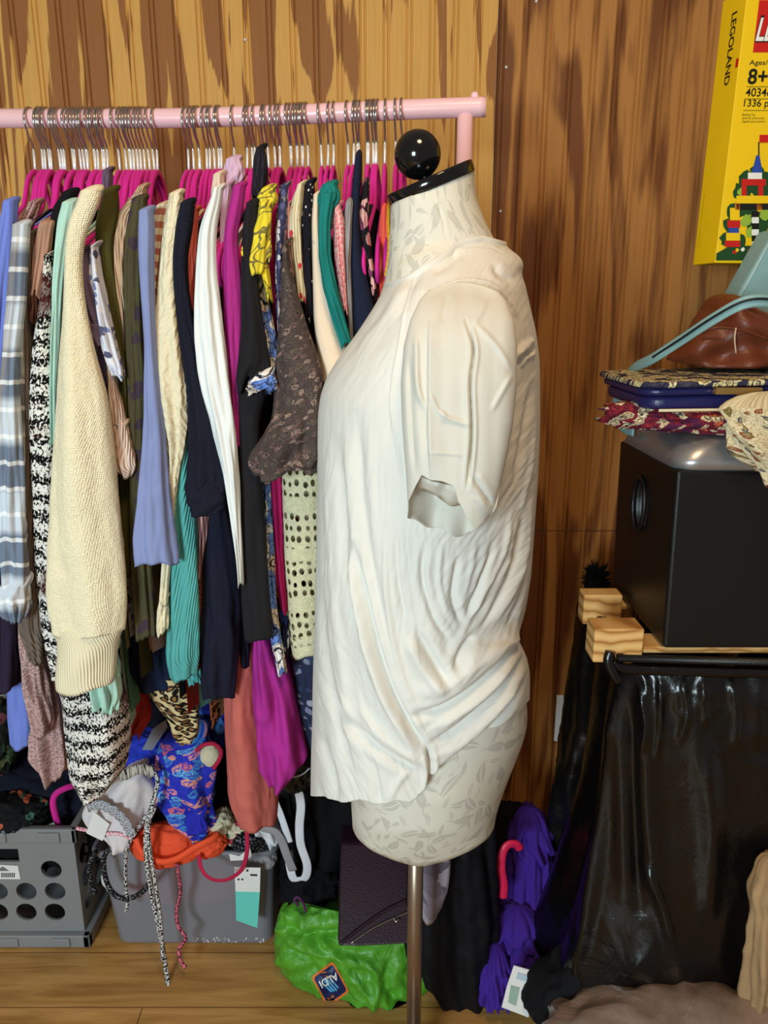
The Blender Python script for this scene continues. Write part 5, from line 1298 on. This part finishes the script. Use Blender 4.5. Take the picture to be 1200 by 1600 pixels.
# clothes in the crate
def hp(name, label, cat, px, py, Y, r, mat, seed, amp=.3, freq=2.0, flat=None, ridge=.7, group=None, sub=5, st_=(1, 1, 1)):
    o = heap(name, tuple(P(px, py, Y)), r, mat, None, amp=amp, freq=freq, seed=seed, flat=flat, ridge=ridge, sub=sub, stretch=st_)
    return setp(o, label, cat, group)
hp('folded_garment', 'dark navy garment heaped at the back of the left milk crate', 'garment', 60, 1240, 1.42, (.17, .10, .085), plain('crate_navy', (20, 24, 38)), 31)
hp('folded_garment', 'black clothes filling the left milk crate up to its rim', 'garment', 40, 1290, 1.40, (.22, .11, .06), plain('crate_black', (14, 14, 16)), 32)
M_strip = floral('tropical_print', (16, 16, 18), [(206, 100, 66), (16, 16, 18), (70, 110, 90), (16, 16, 18)], 60, .45)
hp('folded_garment', 'black garment with orange and green tropical print in the left milk crate', 'garment', 14, 1272, 1.31, (.075, .05, .035), M_strip, 33)
hp('folded_garment', 'dark green leafy print clothes piled at the far left edge under the plum garment', 'garment', -6, 1150, 1.36, (.04, .05, .08), floral('leafy_print', (22, 30, 24), [(60, 84, 54), (22, 30, 24), (110, 60, 70), (84, 96, 60)], 44, .5), 34)
pts = [(150, 1218, 1.34), (128, 1224, 1.33), (104, 1231, 1.31), (88, 1240, 1.30), (83, 1254, 1.295), (87, 1275, 1.295), (95, 1300, 1.30)]
fh = thing('velvet_hanger', 'loose pink velvet hanger sticking up out of the left milk crate', 'hanger', tuple(P(110, 1300, 1.32)))
cord('hanger_body', pts, .005, M_velvet, fh, flat=(.0045, .0065))
tagw = sheet('cloth_tag', [(65, 1293), (84, 1285), (88, 1292), (66, 1303)], 1.285, .001, plain('grey_tape', (140, 146, 142))); setp(tagw, 'little grey cloth tag lying on the clothes of the left milk crate', 'tag')

# translucent tote
tote = thing('storage_tote', 'translucent grey plastic storage tote overflowing with clothes, right of the milk crate', 'tote', (-.39, 1.43, 0))
t = NT('translucent_grey_plastic', .35, .45); t.color(srgb(150, 150, 158)); t.alpha(0.52); M_tote = t.m
x0b, x1b, x0t, x1t, y0, y1, zt_ = -.545, -.232, -.565, -.222, 1.272, 1.60, .226
bm = bmesh.new()
def quadring(x0, x1, ya, yb, z, r=.02):
    out = []
    for cx, cy, a0 in ((x1 - r, yb - r, 0), (x0 + r, yb - r, 90), (x0 + r, ya + r, 180), (x1 - r, ya + r, 270)):
        for k in range(6): a = math.radians(a0 + k * 18); out.append((cx + r * math.cos(a), cy + r * math.sin(a), z))
    return out
rows = [quadring(x0t - .006, x1t + .006, y0 - .012, y1 + .004, zt_ + .006), quadring(x0t - .006, x1t + .006, y0 - .012, y1 + .004, zt_ - .006), quadring(x0t, x1t, y0 - .006, y1, zt_ - .008), quadring(x0b, x1b, y0, y1 - .004, .008), quadring(x0b + .004, x1b - .004, y0 + .004, y1 - .008, .002)]
o = obj('bin', grid_mesh('bin', np.array(rows), True, None, False, True), M_tote, tote)
m = o.modifiers.new('s', 'SOLIDIFY'); m.thickness = .003; apply_mods(o)
for p_ in o.data.polygons: p_.use_smooth = False
obj('rim_lip', tube_mesh('rim_lip', quadring(x0t - .008, x1t + .008, y0 - .014, y1 + .006, zt_ + .004) + [quadring(x0t - .008, x1t + .008, y0 - .014, y1 + .006, zt_ + .004)[0]], .005, 8, caps=False), M_tote, tote)
rw = random.Random(2); bm = bmesh.new()
for k in range(46):
    x = rw.uniform(P(300, 1470, 1.27).x, P(412, 1470, 1.27).x); bmesh.ops.create_icosphere(bm, subdivisions=1, radius=rw.uniform(.001, .0026), matrix=Matrix.Translation((x, 1.2705, rw.uniform(.006, .018))))
obj('chipped_label_residue', bm, M_white, tote)
hp('folded_garment', 'rose pink clothes seen through the side of the grey tote', 'garment', 290, 1372, 1.325, (.15, .045, .05), plain('rose_cloth', (214, 96, 106)), 40, amp=.15)
hp('folded_garment', 'white cloth seen through the left end of the grey tote', 'garment', 196, 1360, 1.335, (.045, .05, .05), plain('white_cloth', (224, 220, 214)), 41, amp=.15)
hp('folded_garment', 'dark grey clothes at the bottom of the translucent tote', 'garment', 300, 1410, 1.46, (.145, .10, .085), plain('tote_grey', (88, 86, 92)), 42, amp=.12, flat=.012)
hp('folded_garment', 'black clothes heaped in the middle of the grey tote behind the orange one', 'garment', 330, 1262, 1.40, (.14, .09, .10), plain('heap_black', (15, 15, 17)), 43)
# white lace-edged cloth
M_wc = plain('pale_cotton', (216, 208, 208))
wl = thing('lace_trimmed_shorts', 'white shorts with grey lace trim draped over the left end of the tote', 'shorts', tuple(P(185, 1310, 1.24)))
loft('cloth', [(1204, 198, 226), (1216, 178, 240), (1232, 156, 243), (1252, 142, 241), (1272, 136, 236), (1288, 146, 226), (1300, 164, 216), (1310, 176, 206)], M_wc, wl, Y=1.235, hd=.035, folds=(4, .14), seed=3, cap_bot=True)
M_lace = speckle('grey_lace', (196, 196, 200), (110, 112, 118), (420, 420))
def frill(name, pts, mat, parent, wpx, seed=0):
    V = []; q = catmull(pts, 8)
    for i, (x, y, Y_) in enumerate(q):
        d = np.gradient(q, axis=0)[i]; n_ = np.array((-d[1], d[0])); n_ /= np.linalg.norm(n_)
        w = wpx * (1 + .12 * math.sin(i * 1.7)); wob = .004 * math.sin(i * 1.3 + seed)
        V.append([tuple(P(x + n_[0] * w * s, y + n_[1] * w * s, Y_ + wob * s)) for s in (-.5, -.2, .2, .5)])
    A = np.array(V); UV = np.stack([A[:, :, 0], A[:, :, 2]], 2)
    o = obj(name, grid_mesh(name, A, False, UV), mat, parent); m = o.modifiers.new('s', 'SOLIDIFY'); m.thickness = .002; apply_mods(o); return o
frill('lace_trim', [(136, 1262, 1.19), (156, 1258, 1.18), (178, 1268, 1.178), (196, 1286, 1.178), (206, 1306, 1.182)], M_lace, wl, 14)
frill('lace_trim', [(134, 1250, 1.2), (148, 1236, 1.19), (168, 1222, 1.185)], M_lace, wl, 13, 2)
frill('waist_frill', [(186, 1218, 1.205), (205, 1206, 1.2), (226, 1202, 1.2), (240, 1212, 1.204)], speckle('striped_frill', (196, 186, 172), (50, 46, 46), (500, 30)), wl, 15, 1)
sheet('care_label', [(146, 1268), (171, 1288), (160, 1314), (135, 1302)], 1.195, .0012, M_white, wl)
# blue tropical swimsuit
M_bluef = floral('blue_tropical', (34, 44, 176), [(34, 44, 176), (44, 60, 196), (226, 112, 110), (70, 140, 206), (228, 140, 150), (36, 48, 180), (240, 160, 130), (110, 180, 220)], 62, .6, (50, 60, 186))
bs = thing('swimsuit', 'royal blue tropical floral swimsuit with pink cord trim draped over the tote heap', 'swimsuit', tuple(P(290, 1290, 1.25)))
loft('cloth', [(1148, 262, 322), (1166, 250, 338), (1190, 246, 336), (1220, 242, 332), (1250, 248, 334), (1275, 262, 334), (1292, 288, 338), (1302, 294, 326)], M_bluef, bs, Y=1.245, hd=.03, folds=(4, .15), seed=8, cap_bot=True)
loft('crotch_panel', [(1272, 292, 320), (1286, 290, 322), (1300, 292, 324)], plain('royal_blue', (40, 44, 170)), bs, Y=1.212, hd=.006)
cord('edge_trim', [(308, 1172, 1.215), (318, 1164, 1.205), (334, 1162, 1.2), (345, 1172, 1.2), (343, 1186, 1.2), (334, 1200, 1.205)], .004, plain('raspberry_trim', (172, 34, 66)), bs)
heap('lining', tuple(P(328, 1180, 1.225)), (.018, .012, .022), plain('cream_lining', (206, 196, 164)), bs, amp=.15, seed=4, sub=4)
hp('swimsuit', 'deep blue floral fabric lying at the back of the tote heap under the leopard print', 'swimsuit', 322, 1128, 1.33, (.055, .05, .055), floral('deep_blue_floral', (28, 40, 140), [(28, 40, 140), (70, 120, 190), (40, 60, 170), (150, 170, 210)], 30, .5), 45)
hp('swimsuit', 'bright blue garment edge behind the white lace-trimmed shorts', 'swimsuit', 232, 1172, 1.30, (.05, .05, .035), plain('bright_blue', (44, 62, 190)), 46)
gs = sheet('cloth_strap', [(238, 1140), (258, 1126), (262, 1136), (238, 1172), (222, 1172)], 1.235, .004, plain('grey_elastic', (128, 130, 140))); setp(gs, 'grey elastic strap lying across the blue clothes above the white shorts', 'strap')
# orange garment
og = thing('swim_bottoms', 'bright orange swim bottoms bunched on the front rim of the grey tote', 'swim bottoms', tuple(P(275, 1330, 1.22)))
M_or = plain('orange_lycra', (232, 84, 48), rough=.7)
def oheap(px, py, r, seed, Y, a=.25): return heap('cloth', tuple(P(px, py, Y)), r, M_or, og, amp=a, freq=1.4, seed=seed, ridge=.5, stretch=(1, 1, 2.2))
oheap(262, 1318, (.068, .035, .042), 51, 1.235); 
heap('gathered_edge', tuple(P(325, 1316, 1.235)), (.036, .028, .026), M_or, og, amp=.3, freq=1.8, seed=53, ridge=.6)
cord('waistband', [(212, 1310, 1.2), (222, 1332, 1.19), (248, 1346, 1.185), (276, 1342, 1.185), (306, 1324, 1.19), (330, 1312, 1.2), (340, 1304, 1.21)], .007, M_or, og, flat=(.005, .0085))
# cords, straps and loops
M_cord = speckle('black_white_braid', (216, 212, 208), (24, 22, 24), (240, 240))
M_cord2 = speckle('black_braid', (20, 20, 22), (130, 128, 130), (240, 240), .56, .62)
M_cord3 = speckle('pink_black_braid', (220, 110, 130), (60, 30, 40), (240, 240))
o = cord('braided_cord', [(236, 1196, 1.215), (246, 1220, 1.19), (240, 1250, 1.185), (230, 1285, 1.18), (228, 1330, 1.175), (236, 1390, 1.18), (246, 1440, 1.185), (254, 1480, 1.19), (258, 1505, 1.19), (263, 1540, 1.175), (266, 1562, 1.155), (262, 1576, 1.14), (248, 1584, 1.132)], .0042, M_cord); setp(o, 'long black and white braided drawstring trailing down to the floor before the tote', 'cord')
o = cord('braided_cord', [(242, 1262, 1.18), (232, 1290, 1.178), (236, 1340, 1.172), (246, 1400, 1.178), (252, 1450, 1.183), (254, 1500, 1.188)], .0036, M_cord); setp(o, 'second black and white braided drawstring, ending above the floor beside the long one', 'cord')
o = cord('braided_cord', [(232, 1270, 1.185), (212, 1300, 1.195), (200, 1322, 1.2), (196, 1350, 1.21), (197, 1390, 1.215), (199, 1412, 1.215), (197, 1424, 1.215)], .0036, M_cord); setp(o, 'short knotted black and white drawstring over the left end of the tote', 'cord')
o = cord('braided_cord', [(188, 1322, 1.21), (166, 1332, 1.215), (162, 1356, 1.215), (170, 1386, 1.215), (186, 1402, 1.215), (208, 1402, 1.21), (226, 1390, 1.205), (236, 1376, 1.2)], .0050, M_cord2); setp(o, 'black braided cord looping down the front of the tote', 'cord')
o = cord('braided_cord', [(150, 1330, 1.235), (140, 1350, 1.24), (142, 1380, 1.24), (150, 1396, 1.24)], .0046, M_cord2); setp(o, 'black braided cord hanging between the milk crate and the tote', 'cord')
o = cord('braided_cord', [(276, 1350, 1.195), (280, 1372, 1.2), (282, 1396, 1.205), (276, 1420, 1.205), (278, 1446, 1.205), (290, 1466, 1.2), (280, 1482, 1.195), (282, 1500, 1.19), (290, 1512, 1.185)], .0036, M_cord3); setp(o, 'pink and black twisted drawstring hanging below the orange swim bottoms', 'cord')
o = cord('braided_cord', [(120, 1294, 1.225), (140, 1298, 1.215), (166, 1302, 1.2), (190, 1304, 1.195), (206, 1310, 1.195)], .0035, speckle('pink_white_braid', (226, 120, 140), (232, 214, 214), (240, 240))); setp(o, 'pink and white twisted drawstring lying along the rim under the white shorts', 'cord')
o = cord('bra_strap', [(388, 1278, 1.2), (386, 1300, 1.19), (386, 1330, 1.18), (378, 1358, 1.18), (356, 1374, 1.18), (332, 1374, 1.18), (316, 1360, 1.185), (310, 1336, 1.195)], .004, plain('raspberry_elastic', (176, 36, 70)), None, flat=(.0042, .0014), up=(0, 1, .1)); setp(o, 'raspberry red strap looping over the front rim of the tote', 'strap')
pt = thing('price_tag', 'white and teal cardboard price tag hanging on the front of the tote', 'tag', tuple(P(388, 1400, 1.24)))
sheet('card', [(366, 1355), (407, 1356), (406, 1394), (368, 1393)], 1.225, .001, M_white, pt); sheet('teal_panel', [(368, 1393), (406, 1394), (402, 1450), (369, 1438)], 1.225, .001, plain('teal_card', (104, 204, 190)), pt)
sheet('print', [(391, 1366), (402, 1366.5), (402, 1369), (391, 1368.5)], 1.2242, .0004, M_ink, pt); sheet('print', [(371, 1373), (374, 1373), (374, 1375.5), (371, 1375.5)], 1.2242, .0004, M_ink, pt); sheet('print', [(377, 1373), (380, 1373), (380, 1375.5), (377, 1375.5)], 1.2242, .0004, M_ink, pt)
sheet('hole', [(385, 1359), (388, 1359), (388, 1362), (385, 1362)], 1.2242, .0004, M_ink, pt)
o = sheet('hang_tag', [(358, 1334), (374, 1338), (390, 1324), (394, 1338), (384, 1344), (360, 1345)], 1.215, .002, M_white); setp(o, 'small torn white label stuck on the tote rim above the teal price tag', 'tag')
# right end of the tote: white bra, printed cloths
br = thing('bra', 'white bra with a wide folded strap hanging off the right end of the tote', 'bra', tuple(P(440, 1330, 1.24)))
M_wb = plain('white_elastic', (216, 216, 222))
cord('strap', [(428, 1222, 1.27), (446, 1214, 1.245), (462, 1226, 1.235), (470, 1256, 1.23), (468, 1290, 1.23), (470, 1320, 1.23), (480, 1352, 1.235), (476, 1372, 1.24), (460, 1374, 1.24), (454, 1358, 1.24), (450, 1330, 1.24)], .004, M_wb, br, flat=(.0085, .0016), up=(0, 1, .15))
cord('underband', [(398, 1290, 1.235), (416, 1296, 1.225), (430, 1300, 1.22), (440, 1314, 1.22), (448, 1336, 1.225), (458, 1360, 1.235)], .004, plain('grey_band', (150, 146, 150)), br, flat=(.0085, .0016), up=(0, 1, .15))
loft('cup', [(1276, 400, 428), (1288, 398, 436), (1302, 404, 438), (1312, 420, 438)], M_wb, br, Y=1.255, hd=.02, folds=(5, .2), cap_bot=True)
cord('strap', [(430, 1252, 1.25), (438, 1272, 1.235), (446, 1296, 1.225), (452, 1316, 1.225)], .004, M_wb, br, flat=(.007, .0016), up=(0, 1, .15))
hp('folded_garment', 'black and white speckled cloth at the right rim of the tote', 'garment', 392, 1312, 1.25, (.036, .03, .018), M_cord2, 61)
hp('folded_garment', 'green and cream print cloth between the blue swimsuit and the white bra', 'garment', 368, 1298, 1.27, (.03, .03, .022), floral('green_cream_print', (220, 208, 176), [(70, 120, 90), (220, 208, 176), (180, 60, 80)], 60, .5), 62)
hp('folded_garment', 'pale cream cloth right of the blue swimsuit in the tote', 'garment', 346, 1284, 1.26, (.02, .03, .022), plain('pale_cream', (216, 204, 170)), 63)
hp('folded_garment', 'pale grey clothes at the right end inside the tote', 'garment', 410, 1332, 1.29, (.03, .04, .03), plain('dove_grey', (150, 148, 150)), 64)
hp('folded_garment', 'black shiny jacket with a white zipper edge behind the magenta hem', 'jacket', 462, 1196, 1.27, (.05, .05, .045), simple('black_nylon', (18, 18, 22), .4), 65)
cord_o = cord('zipper', [(440, 1208, 1.215), (456, 1214, 1.21), (472, 1210, 1.21), (484, 1200, 1.215)], .0014, M_wb); setp(cord_o, 'thin white zipper line on the black jacket under the magenta hem', 'zipper')

# green carrier bag
gb = thing('shopping_bag', 'bright green supermarket carrier bag slumped on the floor behind the metal pole', 'bag', tuple(P(560, 1500, 1.2)))
M_green = plastic_bag('green_woven_film', (84, 158, 40), .38, bscale=24)
gf = [([(440, 1440), (480, 1455), (540, 1450)], .012, 10, 'valley'), ([(470, 1430), (500, 1480), (560, 1500)], .010, 10, 'ridge'), ([(450, 1470), (500, 1510), (520, 1540)], .008, 9, 'valley'), ([(560, 1490), (590, 1520), (580, 1570)], .008, 9, 'ridge'),
      ([(610, 1490), (600, 1530), (625, 1570)], .008, 9, 'valley'), ([(530, 1495), (570, 1540), (600, 1590)], .007, 8, 'ridge'), ([(640, 1490), (655, 1520), (650, 1560)], .007, 9, 'ridge'), ([(500, 1455), (530, 1490)], .01, 8, 'ridge')]
def gnoise(X, Y): return np.array([[.011 * (1 - 2 * abs(noise.noise(Vector((x * .016, y * .016, 4.0))))) + .006 * (1 - 2 * abs(noise.noise(Vector((x * .045, y * .04, 7.0))))) for x, y in zip(a, b)] for a, b in zip(X, Y)])
gsh = shell('sack', [(1408, 470, 600), (1418, 446, 640), (1440, 432, 660), (1470, 428, 672), (1500, 430, 684), (1530, 446, 690), (1560, 486, 672), (1580, 540, 655), (1598, 590, 640)],
      lambda c: 1409 + 22 * (c + 1), lambda c: float(np.interp(c, [-1, -.7, -.3, .2, .6, 1], [1512, 1552, 1582, 1592, 1594, 1550])), lambda y: float(np.interp(y, [1408, 1440, 1500, 1560, 1598], [.03, .06, .085, .10, .10])), M_green, gb, nc=130, nr=110, yc=1.235, folds=gf, extra=gnoise, p=2.4, cap=True)
for v_ in gsh.data.vertices:
    if v_.co.z < .002: v_.co.z = .002
dg = bpy.context.evaluated_depsgraph_get(); dg.update()
bvh = BVHTree.FromPolygons([gsh.matrix_world @ v_.co for v_ in gsh.data.vertices], [list(p_.vertices) for p_ in gsh.data.polygons])
def stick(name, me, fn, lift, mat, parent):
    """lay a flat mesh on the bag: fn maps its coordinates to pixels"""
    bm = bmesh.new(); bm.from_mesh(me); bmesh.ops.triangulate(bm, faces=bm.faces)
    for _ in range(2): bmesh.ops.subdivide_edges(bm, edges=[e for e in bm.edges if e.calc_length() > .12], cuts=1)
    bmesh.ops.triangulate(bm, faces=bm.faces)
    for v_ in bm.verts:
        px, py = fn(v_.co.x, v_.co.y); d = Vector(ray(px, py)).normalized(); h, n_, i_, dist = bvh.ray_cast(Vector((0, 0, CAMZ)), d)
        v_.co = (h - d * lift) if h else P(px, py, 1.14)
    return obj(name, bm, mat, parent)
lc = np.array((516, 1538.)); du_ = np.array((19., -16.5)) ; dv_ = np.array((-14.5, -20.5))
# the square emblem, its own axes in pixels; the bag lies upside down
def lg(u, v): q = lc + u * np.array((12.5, 23.)) + v * np.array((16.5, -12.0)); return q[0], q[1]
def square(r, rr=.25, n=5):
    me = bpy.data.meshes.new('sq'); pts = []
    for cx, cy, a0 in ((r - rr, r - rr, 0), (-r + rr, r - rr, 90), (-r + rr, -r + rr, 180), (r - rr, -r + rr, 270)):
        for k in range(n): a = math.radians(a0 + 90 * k / (n - 1)); pts.append((cx + rr * math.cos(a), cy + rr * math.sin(a), 0))
    N = 12; bm = bmesh.new()
    # fan of rings so that it can follow the creased film
    rows = [[bm.verts.new((x * s, y * s, 0)) for x, y, _ in pts] for s in (1, .8, .6, .4, .2)]
    for A, B in zip(rows[:-1], rows[1:]):
        for i in range(len(pts)): bm.faces.new((A[i], A[(i + 1) % len(pts)], B[(i + 1) % len(pts)], B[i]))
    bm.faces.new(rows[-1]); bm.to_mesh(me); bm.free(); return me
stick('logo', square(1.05), lg, .0022, ink('logo_orange', (226, 120, 50)), gb)
stick('logo', square(.90, .2), lg, .0032, ink('logo_navy', (22, 34, 82)), gb)
def bars():
    bm = bmesh.new()
    for k, (x0, y0, x1, y1) in enumerate(((-.62, .05, -.10, .62), (-.42, -.05, .10, .62), (-.18, -.12, .30, .62), (.06, -.12, .48, .5))):
        N = 6; L_ = [(x0 + (x1 - x0) * i / N, y0 + (y1 - y0) * i / N) for i in range(N + 1)]
        a = [bm.verts.new((x - .05, y + .03, 0)) for x, y in L_]; b = [bm.verts.new((x + .05, y - .03, 0)) for x, y in L_]
        for i in range(N): bm.faces.new((a[i], b[i], b[i + 1], a[i + 1]))
    me = bpy.data.meshes.new('bars'); bm.to_mesh(me); bm.free(); return me
def lgt(x, y): return lg(x, y)
stick('logo', bars(), lambda x, y: (lc + (x + .05) * np.array((20, -4.0)) + (y - .2) * np.array((7.0, 27.0))), .0042, ink('logo_blue', (96, 176, 226)), gb)
tm = text_mesh('ALDI', 1.0, .02); xs = [v_.co.x for v_ in tm.vertices]; mx = max(xs); my = max(v_.co.y for v_ in tm.vertices)
# lettering upside down, rising to the right
stick('lettering', tm, lambda x, y: (lc + np.array((-2.0, -6.0)) + (x / mx - .5) * np.array((-27.0, 14.5)) + (y / my - .5) * np.array((5.5, 10.5))), .0045, M_wht, gb)
# dark purple handbag
hbg = thing('handbag', 'dark plum leather handbag with a zipped pocket lying on the green carrier bag', 'bag', tuple(P(585, 1470, 1.25)))
M_plum = leather('plum_leather', (44, 20, 32), .38)
sh = sheet('body', [(532, 1316), (664, 1318), (668, 1420), (650, 1476), (560, 1481), (527, 1480)], lambda y: float(np.interp(y, [1310, 1485], [1.235, 1.10])), .06, M_plum, hbg); bevel(sh, .006, 3)
fl_ = lambda y: float(np.interp(y, [1310, 1485], [1.235, 1.10])) - .004
cord('pocket_piping', [(530, 1476, fl_(1476)), (560, 1452, fl_(1452)), (600, 1424, fl_(1424)), (640, 1404, fl_(1404))], .003, M_plum, hbg)
cord('zipper', [(548, 1474, fl_(1474)), (580, 1452, fl_(1452)), (612, 1436, fl_(1436)), (640, 1424, fl_(1424))], .0016, M_chrome, hbg)
cord('zipper_pull', [(616, 1434, fl_(1434) - .002), (619, 1440, fl_(1440) - .002), (623, 1436, fl_(1436) - .002)], .0022, M_chrome, hbg)
hp('folded_garment', 'black velvet garment slumped above the green carrier bag', 'garment', 486, 1384, 1.27, (.06, .05, .042), plain('slumped_black', (13, 12, 15)), 71)
o = cord('hair_tie', [(466, 1414, 1.185), (460, 1406, 1.183), (466, 1402, 1.182), (474, 1412, 1.182), (478, 1424, 1.183)], .0026, plain('purple_elastic', (84, 44, 84))); setp(o, 'small purple elastic loop on the black garment above the green bag', 'hair tie')
# purple garment, red-pink hanger
pg = thing('dress', 'royal purple ruffled dress heaped on the floor left of the black bags', 'dress', tuple(P(800, 1540, 1.2)))
M_pur = plain('royal_purple', (64, 36, 138))
loft('ruffled_body', [(1284, 812, 848, 1.36), (1300, 800, 856, 1.34), (1340, 790, 860, 1.31), (1390, 782, 862, 1.27), (1430, 776, 862, 1.24), (1470, 768, 852, 1.2), (1510, 764, 822, 1.17), (1530, 762, 796, 1.155)], M_pur, pg, hd=.05, folds=(9, .22), seed=3, cap_bot=True)
loft('ruffle', [(1440, 776, 838, 1.20), (1460, 764, 846, 1.185), (1485, 770, 838, 1.17), (1500, 782, 824, 1.165)], M_pur, pg, hd=.03, folds=(8, .3), seed=5, cap_bot=True)
loft('ruffle', [(1500, 752, 792, 1.14), (1520, 744, 800, 1.13), (1545, 746, 796, 1.12), (1556, 756, 786, 1.12)], M_pur, pg, hd=.03, folds=(8, .3), seed=6, cap_bot=True)
loft('ruffle', [(1284, 806, 852, 1.34), (1305, 796, 858, 1.32), (1330, 800, 860, 1.31), (1345, 812, 850, 1.31)], M_pur, pg, hd=.03, folds=(8, .3), seed=8, cap_bot=True)
M_hot = simple('hot_pink_plastic', (224, 34, 82), .45)
hk = thing('plastic_hanger', 'hot pink plastic hanger end curving in front of the purple dress', 'hanger', tuple(P(792, 1400, 1.2)))
cord('hanger_body', [(812, 1326, 1.205), (806, 1319, 1.2), (794, 1320, 1.195), (785, 1333, 1.19), (783, 1358, 1.185), (787, 1382, 1.185), (786, 1402, 1.185)], .007, M_hot, hk, flat=(.0085, .005), up=(0, 1, .1))
hp('folded_garment', 'black cloth at the foot of the wall behind the purple dress', 'garment', 800, 1300, 1.50, (.09, .08, .05), plain('wallfoot_black', (14, 13, 14)), 81)
hp('folded_garment', 'black cloth lying on the floor between the purple dress and the hanging bags', 'garment', 850, 1400, 1.37, (.05, .08, .12), plain('corner_black', (13, 13, 15)), 82)
hp('folded_garment', 'dark clothes stuffed under the rail behind the green carrier bag', 'garment', 600, 1340, 1.48, (.20, .09, .14), plain('under_rail_black', (14, 13, 15)), 83, flat=.002)
hp('folded_garment', 'dark clothes heaped behind the tote and below the coral dress', 'garment', 420, 1190, 1.50, (.14, .08, .16), plain('behind_tote_black', (16, 15, 18)), 84)
hp('folded_garment', 'dark denim and black clothes piled behind the milk crate', 'garment', 150, 1130, 1.53, (.2, .07, .16), plain('behind_crate_navy', (18, 20, 30)), 85)
